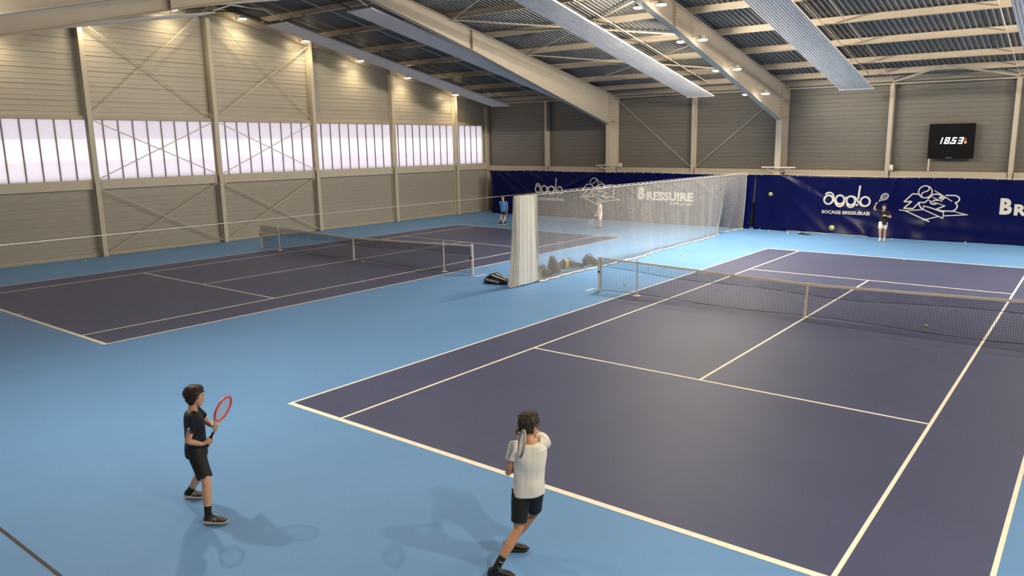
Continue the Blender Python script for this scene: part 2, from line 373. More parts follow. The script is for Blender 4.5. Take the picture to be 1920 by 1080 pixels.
# ------------------------------------------------------------------ portal frames
def zb(d):      # underside of a rafter web, d = distance from the ridge
    return 10.42-.245*d if d < 6.9 else 10.42-.245*6.9-.2677*(d-6.9)
FORD = ['first steel portal frame, next to the daylight gable wall', 'second steel portal frame, carrying paired floodlights', 'third steel portal frame, beyond the right edge']
bolt_me = MB().box(-.012, .012, -.018, .018, -.018, .018).mesh('bolt', BOLT)
def frame(xc, lab):
    fr = empty('portal_frame', (xc, RIDGE, 0)); tag(fr, lab, 'steel frame', 'portal frames of the hall')
    for s in (1, -1):
        Y = lambda y: s*(y-RIDGE)       # local y from mirrored world y
        yi, yo = 30.65, 31.65
        m_ = MB()
        m_.box(-.15, .15, min(Y(yi), Y(yi+.02)), max(Y(yi), Y(yi+.02)), 0, 5.72)
        m_.box(-.15, .15, min(Y(yo-.02), Y(yo)), max(Y(yo-.02), Y(yo)), 0, 7.15)
        m_.box(-.008, .008, min(Y(yi+.02), Y(yo-.02)), max(Y(yi+.02), Y(yo-.02)), 0, 5.72)
        a_, b_ = Y(yi+.02), Y(yo-.02)
        m_.hexa([(-.008,a_,5.72),(.008,a_,5.72),(.008,b_,5.72),(-.008,b_,5.72)], [(-.008,a_,zr(yi)-.02),(.008,a_,zr(yi)-.02),(.008,b_,zr(yo)-.02),(-.008,b_,zr(yo)-.02)])
        m_.hexa([(-.15,Y(yi),zr(yi)-.02),(.15,Y(yi),zr(yi)-.02),(.15,Y(yo),zr(yo)-.02),(-.15,Y(yo),zr(yo)-.02)], [(-.15,Y(yi),zr(yi)),(.15,Y(yi),zr(yi)),(.15,Y(yo),zr(yo)),(-.15,Y(yo),zr(yo))])
        m_.box(-.15, .15, min(Y(yi), Y(yo)), max(Y(yi), Y(yo)), 5.72, 5.74)
        col = m_.build('column', STEEL, fr)
        MB().box(-.15, .15, min(Y(yi-.02), Y(yi)), max(Y(yi-.02), Y(yi)), 5.60, zr(yi)).build('end_plate', STEEL, col)
        for k in range(9):
            for sx in (-1, 1):
                link('bolt', bolt_me, col, (sx*.09, Y(yi-.035), 5.85+k*.165)); 
            link('bolt', bolt_me, col, (.012, Y(yi+.06), 5.85+k*.165))
        m_ = MB(); ds = [0, 3.45, 6.9, 12, 18.63]
        for d0, d1 in zip(ds[:-1], ds[1:]):
            p = s*d0, s*d1
            t0, t1, b0, b1 = ZR-SL*d0, ZR-SL*d1, zb(d0), zb(d1)
            for (xa, xb2, za, zc) in ((-.15, .15, (t0-.02, t1-.02), (t0, t1)), (-.15, .15, (b0-.02, b1-.02), (b0, b1)), (-.008, .008, (b0, b1), (t0-.02, t1-.02))):
                m_.hexa([(xa,p[0],za[0]),(xb2,p[0],za[0]),(xb2,p[1],za[1]),(xa,p[1],za[1])], [(xa,p[0],zc[0]),(xb2,p[0],zc[0]),(xb2,p[1],zc[1]),(xa,p[1],zc[1])])
        raf = m_.build('rafter', STEEL, fr)
        d = 6.9
        MB().box(-.15, .15, s*d-.02, s*d+.02, zb(d), ZR-SL*d-.02).build('splice_plate', STEEL, raf)
        for k in range(7):
            for sx in (-1, 1): link('bolt', bolt_me, raf, (sx*.09, s*d-.035, zb(d)+.1+k*.115))
        if s > 0:
            MB().tube([(-.75, Y(30.5), 3.2), (1.0, Y(30.5), 3.2)], .035, 8).build('hanging_bar', STEELW, fr)
            for xx in (-.6, .85): MB().tube([(xx, Y(30.5), 3.2), (xx*.2, Y(30.66), 2.95)], .02, 6).build('bar_bracket', STEELW, fr)
    return fr
for xc, lab in zip(FRAMES, FORD): frame(xc, lab)

# ------------------------------------------------------------------ floodlights
HOUS = mat('lamp_housing', (.62, .58, .52), .5)
LENS = mat('lamp_lens', (1, 1, 1), .3, emit=(1, .93, .78), estr=14)
hou_me = MB().loft([[(r*math.cos(2*PI*k/20), r*math.sin(2*PI*k/20), z) for k in range(20)] for r, z in ((.07,.16),(.10,.15),(.12,.06),(.19,.03),(.195,-.01))]).mesh('housing', HOUS, True)
len_me = MB().loft([[(r*math.cos(2*PI*k/20), r*math.sin(2*PI*k/20), z) for k in range(20)] for r, z in ((.18,-.012),(.17,-.035),(.10,-.05))]).mesh('lens', LENS, True)
def lampdata(e, dn, sd, col):
    d = bpy.data.lights.new('lamp_glow', 'POINT'); d.shadow_soft_size = .11; d.energy = e; d.color = col
    a = bpy.data.lights.new('lamp_beam', 'AREA'); a.shape = 'DISK'; a.size = .22; a.spread = math.radians(125); a.energy = dn; a.color = col
    b = bpy.data.lights.new('lamp_throw', 'AREA'); b.shape = 'DISK'; b.size = .09; b.energy = sd; b.color = col; return d, a, b
LD = {(*k, i): lampdata(GLOW*v*q, BEAM*v*q, SIDE*v*q, LAMP_COL) for k, v in DIM.items() for i, q in enumerate(LAMPDIM[k[2]])}; GLD = {k: lampdata(GGLOW*v, GBEAM*v, GSIDE*v, GLAMP_COL) for k, v in GDIM.items()}
def flood(p, arm_to, lab, group, ld, tilt=0.0, throw=0.0):
    e = empty('floodlight', p); tag(e, lab, 'lamp', group)
    link('housing', hou_me, e); link('lens', len_me, e)
    d = Vector(arm_to)-Vector(p); MB().tube([(0,0,.10), tuple(d*.5+Vector((0,0,.10))), tuple(d)], .022, 6).build('bracket', STEEL, e)
    for nm, l_, z_, tl in (('lamp_glow', ld[0], -.18, 0), ('lamp_beam', ld[1], -.06, tilt), ('lamp_throw', ld[2], -.11, throw)):
        if nm == 'lamp_throw' and 'gable' in group: continue
        o = bpy.data.objects.new(nm, l_); COL.objects.link(o); o.parent = e; o.location = (0, 0, z_); o.rotation_euler = (0, tl, 0)
GY = [13.65, 17.1, 20.55, 24.0, 28.0]; FY = [17.1, 20.52, 23.97, 27.37]; GZ = [10.45, 9.77, 9.07, 8.37, 7.58]; FZ = [9.31, 8.46, 7.59, 6.72]
ORD = ['nearest the ridge', 'second down from the ridge', 'third down from the ridge', 'fourth down from the ridge', 'lowest by the far corner']
for s, sn in ((1, 'far slope'), (-1, 'near slope')):
    for y, z, o_ in zip(GY, GZ, ORD):
        yy = RIDGE+s*(y-RIDGE)
        flood((-22.02, yy, z), (-22.5, yy, zr(yy)-.25), 'round gable floodlight, %s, %s' % (sn, o_), 'floodlights along the gable', GLD[s], .05, -1.4)
    for fi, (xc, fn) in enumerate(((-2.2, 'second portal frame'), (13.1, 'third portal frame'))):
        for sx, side in ((-1, 'left'), (1, 'right')):
            if fi == 1 and sx == 1: continue
            for li, (y, z, o_) in enumerate(zip(FY, FZ, ORD)):
                yy = RIDGE+s*(y-RIDGE)
                flood((xc+sx*.46, yy, z), (xc+sx*.02, yy, z+.12), 'round floodlight %s of %s, %s, %s' % (side, fn, sn, o_ if o_ != ORD[3] else 'lowest'), 'floodlights on the portal frames', LD[(fi, sx, s, li)], -sx*.15, -sx*1.42)

# ------------------------------------------------------------------ radiant heating panels
def radiant(xc, s, lab, wd=1.45):
    e = empty('radiant_panel', (xc, RIDGE, 0)); tag(e, lab, 'heating panel', 'radiant heating panels under the roof')
    d0, d1 = 1.7, 17.3
    zz = lambda d: 6.82+.2*(17.3-d)
    m_ = MB(); n = 13; w_ = wd/n; pr = []
    for k in range(n):
        x0 = -wd/2+k*w_; pr += [(x0, 0), (x0+w_*.62, 0), (x0+w_*.70, .028), (x0+w_*.92, .028)]
    pr.append((wd/2, 0)); N = len(pr)
    vs = [(x_, s*d, zz(d)+z_) for d in (d0, d1) for x_, z_ in pr]+[(x_, s*d, zz(d)+.06) for d in (d0, d1) for x_ in (-wd/2, wd/2)]
    fs = [(i, i+1, N+i+1, N+i) for i in range(N-1)]+[(2*N, 2*N+1, 2*N+3, 2*N+2), (0, N, 2*N+2, 2*N), (N-1, 2*N+1, 2*N+3, 2*N-1)]
    m_.add(vs, fs).build('panel_sheet', PANELW, e)
    for d in (d0, d1): MB().tube([(-wd/2-.05, s*d, zz(d)+.02), (wd/2+.05, s*d, zz(d)+.02)], .035, 8).build('header_pipe', WHITE, e)
    for k in range(6):
        d = d0+1.1+k*2.75
        for x_ in (-wd/2+.1, wd/2-.1): MB().tube([(x_, s*d, zz(d)+.05), (x_, s*d, ZR-SL*d+.02)], .006, 4).build('hanger_rod', BOLT, e)
PANX = [-19.45, -13.72, -5.93, 1.81, 9.3, 17.5]
PL = ['nearest the gable wall', 'just left of the first portal frame', 'between the first and second portal frames', 'just right of the second portal frame', 'at the right edge of the photo', 'beyond the right edge']
for x_, l_ in zip(PANX, PL):
    radiant(x_, 1, 'long white ribbed radiant heater on the far slope, '+l_)
    radiant(x_, -1, 'long white ribbed radiant heater on the near slope, '+l_)
# feed hoses at the ridge ends of the panels
for x_, l_ in zip(PANX[:3], PL[:3]):
    h = [(x_-.5, RIDGE-1.64, 10.06), (x_-.5, RIDGE-.9, 10.25), (x_-.4, RIDGE, 10.32), (x_-.5, RIDGE+.9, 10.22), (x_-.5, RIDGE+1.64, 10.06)]
    o = MB().tube(h, .03, 6).build('heater_hose', DARK, None, True); tag(o, 'dark flexible heating hose over the ridge, '+l_, 'hose', 'heater hoses')
    o = MB().tube([(x_+.55, RIDGE-1.63, 10.06), (x_+.55, RIDGE-.8, 10.4), (x_+.55, RIDGE+.8, 10.4), (x_+.55, RIDGE+1.63, 10.06)], .035, 6).build('heater_pipe', WHITE, None, True); tag(o, 'white feed pipe joining two radiant heaters, '+l_, 'pipe', 'heater pipes')

# ------------------------------------------------------------------ blue backdrop curtains
CREASE_L = [(-21.0,2.8,-18.6,.9,.10,.06),(-20.3,2.8,-17.6,1.0,.10,.07),(-19.6,2.8,-18.8,1.9,.08,.05),(-12.6,2.8,-15.0,1.2,.10,.07),(-12.9,2.8,-16.4,1.4,.09,.05),(-12.2,2.8,-10.2,1.4,.10,.06),(-12.1,2.8,-8.2,1.8,.09,.05),(-18.4,2.7,-17.2,2.2,.08,.05),(-16.9,2.6,-16.2,2.1,.07,.05),(-14.9,2.75,-14.0,2.2,.07,.05),(-9.0,2.7,-7.2,1.9,.09,.05),(-6.5,2.4,-4.2,.6,.14,.07),(-4.2,2.7,-8.0,.2,.2,.05),(-9.5,2.2,-10.4,.2,.14,.04)]
CREASE_R = [(-1.9,2.8,1.2,1.25,.10,.10),(1.2,1.25,5.2,.55,.2,.05),(-2.1,2.7,2.4,.25,.22,.10),(-2.3,2.5,.4,.15,.2,.06),(3.6,2.8,3.3,1.9,.07,.05),(-.5,2.75,-.3,2.0,.07,.03),(7.6,2.8,7.4,1.8,.10,.04),(9.8,2.8,9.6,.8,.12,.04),(5.0,.7,9.5,.5,.25,.06),(6.3,2.8,6.1,2.0,.08,.03)]
def seg(px, pz, c):
    ax, az, bx_, bz, wd, am = c; dx, dz = bx_-ax, bz-az; L2 = dx*dx+dz*dz
    t = max(0, min(1, ((px-ax)*dx+(pz-az)*dz)/L2)); d2 = (px-ax-t*dx)**2+(pz-az-t*dz)**2
    return am*math.exp(-d2/(wd*wd))*(1-.5*t)
def curt_y(x_, z_, cr):
    y = 30.42+.035*math.sin(x_*1.9)*(1-.3*z_)+.02*math.sin(x_*4.7+z_*1.3)
    for c in cr: y -= seg(x_, z_, c)
    b = max(0, 1-z_/1.6)**2
    return y-b*(.10+.30*math.exp(-((x_-3)/3.5)**2))
def curtain(x0, x1, cr, lab):
    nx, nz = int((x1-x0)/.07), 44; H = 2.80
    vs = []; fs = []
    for j in range(nz+1):
        z_ = H*j/nz
        for i in range(nx+1):
            x_ = x0+(x1-x0)*i/nx
            tw = .16*(1-z_/H) if (i == 0 and x0 < -10) else (-.28*(1-z_/H)**1.5*(.5)**(nx-i) if x1 < 0 and nx-i < 6 else 0)
            vs.append((x_+tw, curt_y(x_, z_, cr), z_-.03*math.sin(x_*.8)*(j/nz)))
    for j in range(nz):
        for i in range(nx): a = j*(nx+1)+i; fs.append((a, a+1, a+nx+2, a+nx+1))
    o = MB().add(vs, fs).build('backdrop_curtain', PVC, None, True); tag(o, lab, 'curtain', 'backdrop curtains')
    m_ = o.modifiers.new('thickness', 'SOLIDIFY'); m_.thickness = .008; m_.offset = 1
    MB().tube([(x0, 30.42, 2.84), (x1, 30.42, 2.84)], .012, 6).build('top_cable', STEELW, o)
    k = x0+.3
    while k < x1:
        MB().box(k-.007, k+.007, 30.365, 30.385, 2.77, 2.85).build('eyelet_tie', WHITE, o); k += .62
    return o
cl = curtain(-21.3, -3.24, CREASE_L, 'navy backdrop curtain left of the slit, behind the dividing net')
crt = curtain(-3.20, 14.5, CREASE_R, 'navy backdrop curtain right of the slit, under the clock')
def stroke(pts, wd, place, cr, name, parent, closed=False, off=.028):   # flat painted ribbon following the curtain
    P = []
    for a, b in zip(pts, pts[1:]+(pts[:1] if closed else [])):
        n = max(1, int(math.hypot(b[0]-a[0], b[1]-a[1])/18)); P += [(a[0]+(b[0]-a[0])*i/n, a[1]+(b[1]-a[1])*i/n) for i in range(n)]
    P.append(pts[0] if closed else pts[-1])
    P = [place(*q) for q in P]; vs = []; fs = []
    for i, (x_, z_) in enumerate(P):
        a = P[i-1] if i else (P[-2] if closed else P[0]); b = P[i+1] if i < len(P)-1 else (P[1] if closed else P[-1])
        dx, dz = b[0]-a[0], b[1]-a[1]; L_ = math.hypot(dx, dz) or 1; nx_, nz_ = -dz/L_*wd/2, dx/L_*wd/2
        for s in (-1, 0, 1):
            X, Z = x_+s*nx_, z_+s*nz_; vs.append((X, min(curt_y(X, Z, cr), curt_y(X+.02, Z, cr), curt_y(X-.02, Z, cr))-off, Z))
    for i in range(len(P)-1): fs += [(3*i, 3*i+1, 3*i+4, 3*i+3), (3*i+1, 3*i+2, 3*i+5, 3*i+4)]
    return MB().add(vs, fs)
def arc(cx, cy, rx, ry, a0, a1, n=28): return [(cx+rx*math.cos(math.radians(a0+(a1-a0)*i/n)), cy+ry*math.sin(math.radians(a0+(a1-a0)*i/n))) for i in range(n+1)]
def joinstroke(lst, name, parent, cr, place):
    m_ = MB()
    for pts, wd, closed in lst:
        q = stroke(pts, wd, place, cr, name, parent, closed); m_.add(q.v, q.f)
    return m_.build(name, PRINT, parent)
def text(body, size, x0, z0, cr, parent, name, width=None, bold=0.0, off=.03, m=None, shear=0):
    cu = bpy.data.curves.new('t', 'FONT'); cu.body = body; cu.size = size; cu.offset = bold; cu.shear = shear; cu.resolution_u = 3
    t = bpy.data.objects.new('t', cu); COL.objects.link(t); dg = bpy.context.evaluated_depsgraph_get()
    me = bpy.data.meshes.new_from_object(t.evaluated_get(dg)); bpy.data.objects.remove(t)
    bm = bmesh.new(); bm.from_mesh(me); bmesh.ops.triangulate(bm, faces=bm.faces)
    bmesh.ops.subdivide_edges(bm, edges=[e for e in bm.edges if e.calc_length() > .12], cuts=2)
    xs = [v.co.x for v in bm.verts]; sc = (width/(max(xs)-min(xs))) if width else 1; mn = min(xs)
    for v in bm.verts:
        X, Z = x0+(v.co.x-mn)*sc, z0+v.co.y; Y = (min(curt_y(X, Z, cr), curt_y(X+.03, Z, cr), curt_y(X-.03, Z, cr))-off) if cr is not None else 0
        v.co = (X, Y, Z)
    bm.to_mesh(me); bm.free(); me.materials.clear(); me.materials.append(m or PRINT)
    return link(name, me, parent)
def logos(x0, cr, parent, bress=True):
    k = .001846; pa = lambda x_, y_: (x0+(x_-190)*k, 1.66-(y_-565)*.00195)
    R = 108; W = .088
    joinstroke([(arc(320,560,R,R,0,360,36)[:-1],W,True),(arc(605,552,R,R,0,360,36)[:-1],W,True),(arc(885,565,R,R,0,360,36)[:-1],W,True),(arc(1245,575,R+4,R+4,0,360,36)[:-1],W,True),
        (arc(330,490,112,108,-150,0)+[(455,540),(500,640)],.075,False),(arc(612,600,110,118,165,0)+[(722,540),(770,470)],.07,False),(arc(892,610,110,118,165,0)+[(1002,540)],.07,False),
        ([(930,455),(1000,490),(1080,590),(1160,670),(1200,690)],.085,False),([(1098,190),(1072,520)],.088,False),([(1052,640),(1050,690)],.09,False)], 'swirl_wordmark', parent, cr, pa)
    text('BOCAGE BRESSUÌRAÌS', .215, x0-.05, 1.0, cr, parent, 'small_wordmark', width=2.27, bold=.006)
    xt = x0+3.48; pt = lambda x_, y_: (xt+(x_-192)*.001834, 2.488-(y_-144)*.00201)
    A = .055; B_ = .032
    joinstroke([([(610,355),(480,350),(285,540),(470,525),(290,690),(510,690),(640,540),(770,540),(830,480)],A,False),(arc(762,297,152,135,0,360,40)[:-1],.05,True),
        ([(830,190),(845,240),(810,280),(740,300),(690,330),(680,380),(690,430)],.045,False),([(830,460),(930,360),(1000,340),(1080,345),(1130,370)],A,False),([(640,540),(650,600),(690,660),(750,700)],A,False),
        ([(890,520),(920,560),(980,570),(1050,545)],.06,False),([(1160,380),(1085,440)],.09,False),([(1220,400),(1140,465)],.08,False),([(950,490),(1010,475),(1080,480)],.05,False),
        ([(1225,360),(1450,360),(1520,400),(1535,450),(1500,500),(1445,515),(1490,560),(1500,610),(1470,670),(1400,710),(1150,710),(1040,680),(1230,595)],A,False),
        ([(840,485),(1240,600)],.03,False),([(925,410),(1165,505)],.03,False),([(965,260),(1380,490)],.035,False),([(740,615),(900,650),(1225,750)],.045,False),([(750,600),(750,700)],B_,False),([(750,700),(1215,880)],.04,False),
        ([(1215,720),(1205,880)],.04,False),([(190,730),(330,745),(750,700)],.04,False),([(330,745),(920,965)],.045,False),([(770,935),(1110,840)],.04,False),([(1215,820),(1740,775)],.04,False),([(1400,705),(1690,770)],.035,False)], 'club_emblem', parent, cr, pt)
    xb = x0+7.52
    if bress:
        text('B', .90, xb, 1.34, cr, parent, 'wordmark', width=.46, bold=.045); text('RESSU!RE', .62, xb+.54, 1.31, cr, parent, 'wordmark', width=2.9, bold=.03)
        text('La ville qui ose', .24, xb+2.0, 1.08, cr, parent, 'tagline', width=1.35, bold=.004, shear=.3)
logos(-17.68, CREASE_L, cl); logos(.315, CREASE_R, crt)
hm = MB().tube([(-1.4+.4*i, curt_y(-1.4+.4*i, .05, CREASE_R)-.05, .03+.012*math.sin(i*2.3)) for i in range(11)], .012, 6).build('hem_chain', WHITE, crt)

# ------------------------------------------------------------------ clock
ck = MB().box(4.62, 6.50, 31.40, 31.50, 3.66, 5.24).build('wall_clock', mat('black_clock_face', (.004,.004,.005), .5, spec=.15)); tag(ck, 'large black digital clock reading 18:53 on the back wall', 'clock')
LED = mat('white_led', (1,1,1), .4, emit=(.92,.97,1), estr=1.5); REDL = mat('orange_led', (.8,.25,.12), .4, emit=(.9,.3,.15), estr=.55)
SEG = {'1':'bc','8':'abcdefg','5':'afgcd','3':'abgcd'}
def digit(ch, f0, f1):
    X0, X1 = 4.62+1.88*f0, 4.62+1.88*f1; Z1, Z0 = 5.24-1.58*.395, 5.24-1.58*.575; m_ = MB(); t = .045; zm = (Z0+Z1)/2
    sh_ = lambda z_: .035*((z_-zm)/(Z1-Z0)*2)
    def q(xa, xb2, za, zc): m_.hexa([(xa+sh_(za),31.385,za),(xb2+sh_(za),31.385,za),(xb2+sh_(za),31.398,za),(xa+sh_(za),31.398,za)], [(xa+sh_(zc),31.385,zc),(xb2+sh_(zc),31.385,zc),(xb2+sh_(zc),31.398,zc),(xa+sh_(zc),31.398,zc)])
    for s in SEG[ch]:
        if s == 'a': q(X0,X1,Z1-t,Z1)
        if s == 'd': q(X0,X1,Z0,Z0+t)
        if s == 'g': q(X0,X1,zm-t/2,zm+t/2)
        if s == 'b': q(X1-t,X1,zm,Z1)
        if s == 'c': q(X1-t,X1,Z0,zm)
        if s == 'f': q(X0,X0+t,zm,Z1)
        if s == 'e': q(X0,X0+t,Z0,zm)
    m_.build('digit', LED, ck)
digit('1', .27, .305); digit('8', .365, .46); digit('5', .52, .61); digit('3', .66, .755)
MB().hexa([(5.50,31.385,4.33),(5.56,31.385,4.33),(5.56,31.398,4.33),(5.50,31.398,4.33)], [(5.54,31.385,4.42),(5.56,31.385,4.42),(5.56,31.398,4.42),(5.54,31.398,4.42)]).build('colon', LED, ck)
MB().box(6.09, 6.19, 31.388, 31.398, 4.34, 4.46).build('period_light', REDL, ck); MB().tube([(6.10,31.39,4.50),(6.14,31.39,4.56),(6.18,31.39,4.52)], .012, 5).build('period_arrow', REDL, ck)
MB().box(5.38, 5.64, 31.394, 31.40, 3.69, 3.71).build('maker_strip', mat('grey_print', (.3,.3,.3), .5), ck)
MB().box(4.92, 4.96, 31.392, 31.40, 4.40, 4.43).build('sensor', mat('grey_print2', (.12,.12,.12), .5), ck)
tag(MB().box(4.66, 4.72, 31.44, 31.50, 3.06, 3.66).build('cable_duct', STEELW), 'thin cream cable duct below the black clock', 'duct')
jb = MB().box(3.02, 3.18, 31.30, 31.40, 3.10, 3.36).build('switch_box', WHITE); tag(jb, 'small white switch box beside the post left of the clock', 'switch'); MB().box(3.06, 3.10, 31.29, 31.30, 3.14, 3.18).build('indicator', mat('green_dot', (.05,.3,.08), .5), jb)
jb = MB().box(-12.05, -11.88, 31.30, 31.42, 3.08, 3.3).build('switch_box', WHITE); tag(jb, 'small white switch box beside the first portal column', 'switch'); MB().box(-12.0, -11.95, 31.29, 31.30, 3.12, 3.17).build('indicator', MATS['green_dot'], jb)

# ------------------------------------------------------------------ tennis nets
def strands(mb, A, B, r):   # thin three-sided cord
    mb.tube([A, B], r, 3, False)
def tennis_net(x0, yc, lab):
    e = empty('tennis_net', (x0+5.485, yc, 0)); tag(e, lab, 'net', 'tennis nets')
    xa, xb2 = -6.40, 6.40
    top = lambda x_: .914+.156*(abs(x_)/6.4)**1.15
    m_ = MB(); n = 284
    for i in range(n+1):
        x_ = xa+(xb2-xa)*i/n; strands(m_, (x_, 0, .03+.03*math.sin(i*.05)), (x_, 0, top(x_)-.03), .0038)
    rows = 20; segs = 24
    for j in range(rows+1):
        pts = [(xa+(xb2-xa)*k/segs, 0, (.04+.03*math.sin(k*12*.05*.98))+(top(xa+(xb2-xa)*k/segs)-.08)*j/rows) for k in range(segs+1)]
        m_.tube(pts, .0036, 3, False)
    for i in range(n+1):
        x_ = xa+(xb2-xa)*(i+.5)/n
        if x_ < xb2: strands(m_, (x_, .012, top(x_)-.30-.03*math.sin(x_*1.3)), (x_, .012, top(x_)-.03), .0021)
    for j in range(6):
        m_.tube([(xa+(xb2-xa)*k/segs, .012, top(xa+(xb2-xa)*k/segs)-.06-j*.045) for k in range(segs+1)], .0021, 3, False)
    o = m_.build('net_mesh', NETB, e); tag(o, kind='stuff')
    MB().tube([(xa+(xb2-xa)*k/48, .014, top(xa+(xb2-xa)*k/48)-.31-.03*math.sin((xa+(xb2-xa)*k/48)*1.3)) for k in range(49)], .006, 5).build('lacing_cord', NETB, e)
    MB().tube([(xa+(xb2-xa)*k/24, 0, .03+.03*math.sin(k*12*.05*.98)) for k in range(25)], .006, 5).build('bottom_cord', NETB, e)
    hb = MB()
    for k in range(24):
        a, b = xa+(xb2-xa)*k/24, xa+(xb2-xa)*(k+1)/24
        hb.hexa([(a,-.014,top(a)-.06),(b,-.014,top(b)-.06),(b,.014,top(b)-.06),(a,.014,top(a)-.06)], [(a,-.010,top(a)),(b,-.010,top(b)),(b,.010,top(b)),(a,.010,top(a))])
    hb.build('headband', TAPE, e)
    st = MB().hexa([(-.06,-.022,.0),(0,-.022,.0),(0,.022,.0),(-.06,.022,.0)], [(-.025,-.022,.925),(.03,-.022,.925),(.03,.022,.925),(-.025,.022,.925)]).build('centre_strap', TAPE, e)
    MB().box(-.05, .015, -.03, -.022, .40, .46).build('strap_buckle', WHITE, st)
    for s in (-1, 1):
        px_ = s*6.42
        po = MB().loft([[(px_+r*math.cos(2*PI*k/14), r*math.sin(2*PI*k/14), z_) for k in range(14)] for r, z_ in ((.062,0),(.062,.04),(.05,.045),(.05,1.06),(.054,1.06),(.054,1.09),(.03,1.10))]).build('post', POSTW, e, True)
        MB().box(px_-.02, px_+.02, -.075, -.045, .58, .66).build('winch', DARK, po); MB().tube([(px_-s*.055, -.02, .08+.07*k) if k % 2 else (px_-s*.07, .02, .08+.07*k) for k in range(14)], .006, 4).build('side_lacing', NETB, e)
tennis_net(0, 11.885, 'nearer tennis net stretched across the right hand court')
tennis_net(LX, 11.835, 'farther tennis net across the left court by the gable wall')
def stick(x_, y_, h, lab):
    e = empty('singles_stick', (x_, y_, 0)); tag(e, lab, 'net stick', 'singles sticks under the nets')
    MB().loft([[(r*math.cos(2*PI*k/12), r*math.sin(2*PI*k/12), z_) for k in range(12)] for r, z_ in ((.022,.012),(.022,h-.02),(.028,h-.02),(.02,h+.03),(.005,h+.06))]).build('pole', POSTW, e, True)
    MB().loft([[(r*math.cos(2*PI*k/18)*1.0, r*math.sin(2*PI*k/18), z_) for k in range(18)] for r, z_ in ((.11,0),(.11,.012),(.04,.03))]).build('base', POSTW, e, True)
stick(.42, 11.85, 1.05, 'cream singles stick under the nearer net, left end'); stick(10.56, 11.85, 1.05, 'cream singles stick under the nearer net, beyond the right edge')
stick(LX+.50, 11.78, 1.05, 'cream singles stick under the farther net, gable end'); stick(LX+10.55, 11.80, 1.05, 'cream singles stick under the farther net, right end')

# ------------------------------------------------------------------ dividing net
dn = empty('dividing_net', (-3.5, 12, 0)); tag(dn, 'white mesh dividing net hung on a cable between the two courts, gathered near end', 'net')
BOT = [(12.0,-3.38),(13.4,-3.42),(15.9,-3.34),(18.0,-3.25),(20.5,-3.46),(24.0,-3.5),(26.6,-3.55),(27.6,-4.15),(28.4,-3.8),(29.9,-3.62)]
def xbot(y):
    for (a, xa), (b, xb2) in zip(BOT[:-1], BOT[1:]):
        if a <= y <= b: t = (y-a)/(b-a); t = t*t*(3-2*t); return xa+(xb2-xa)*t
    return BOT[-1][1]
def xnet(y, z_):
    t = 1-z_/2.95; return -3.5+(xbot(y)+3.5)*t*t+.03*math.sin(y*2.1)*t+.012*math.sin(y*7.7+1)*t
def ztop(y): return 2.93-.035*abs(math.sin(y*PI/.36))
m_ = MB(); y = 12.0; step = .048
while y <= 29.9:
    zt = ztop(y); m_.tube([(xnet(y, zt*k/5)+3.5, y-12+.03*math.sin(y*5)*(1-k/5), zt*k/5+.02) for k in range(6)], .0034, 3, False); y += step
for j in range(1, 61):
    pts = []
    for i in range(0, 150):
        yy = 12.0+17.9*i/149; zz_ = ztop(yy)*j/61+.02; pts.append((xnet(yy, zz_)+3.5, yy-12, zz_))
    m_.tube(pts, .0034, 3, False)
o = m_.build('net_mesh', NETW, dn); tag(o, kind='stuff')
MB().tube([(xnet(12+17.9*i/90, 0)+3.5+.05*math.sin(i*1.7), 17.9*i/90, .035) for i in range(91)], .03, 6).build('weighted_hem', WHITE, dn, True)
MB().tube([(0, 17.9*i/200, ztop(12+17.9*i/200)) for i in range(201)], .010, 5).build('top_cord', NETW, dn)
MB().tube([(xnet(29.9, 2.9*k/6)+3.5, 17.9, 2.9*k/6) for k in range(7)], .012, 6).build('end_cord', NETW, dn)
MB().tube([(0, YF-12, 2.97), (0, -1.1, 2.965), (0, 17.9, 2.96), (0, YB-12-.3, 3.0)], .0055, 6).build('support_cable', STEELW, dn)
# gathered bundle of the same net
m_ = MB(); NP = 26
def zig(u, z_):
    t = 1-z_/2.93; k = u*NP; tri = 2*abs((k % 1)-.5)*2-1
    sp = 1+.42*t*t; yy = 11.45+(u-.5)*1.12*sp+.04*math.sin(u*9+z_*1.5)*t
    return (-3.5+tri*(.05+.07*t)+.05*math.sin(u*13)*t-.10*t+3.5, yy-12, z_)
for i in range(NP*8+1):
    u = i/(NP*8); m_.tube([zig(u, 2.92*k/6+.02) for k in range(7)], .0068, 3, False)
for j in range(1, 56):
    z_ = 2.93*j/56; m_.tube([zig(i/(NP*4), z_) for i in range(NP*4+1)], .0045, 3, False)
o = m_.build('gathered_folds', NETW, dn); tag(o, kind='stuff')
def core_pt(a, z_):            # opaque white core added to brighten the netting: oval column with soft vertical ripples
    t = 1-z_/2.93; sp_ = 1+.42*t*t; rp = 1+.05*math.sin(a*17)+.04*math.sin(a*29+1.3)
    return (-.10*t+math.cos(a)*(.07+.09*t)*rp, -.55+math.sin(a)*.55*sp_*rp*.96, z_)
MB().loft([[core_pt(2*PI*k/160, .04+2.86*j/16) for k in range(160)] for j in range(17)]).build('brightening_core', mat('white_core', (.90, .86, .79), .8), dn, True)
MB().tube([(0, -1.16, 2.955), (0, .03, 2.955)], .022, 8).build('slide_rail', DARK, dn)
MB().tube([(zig(i/40, 0)[0], zig(i/40, 0)[1], .03) for i in range(41)], .022, 6).build('bundle_hem', WHITE, dn, True)

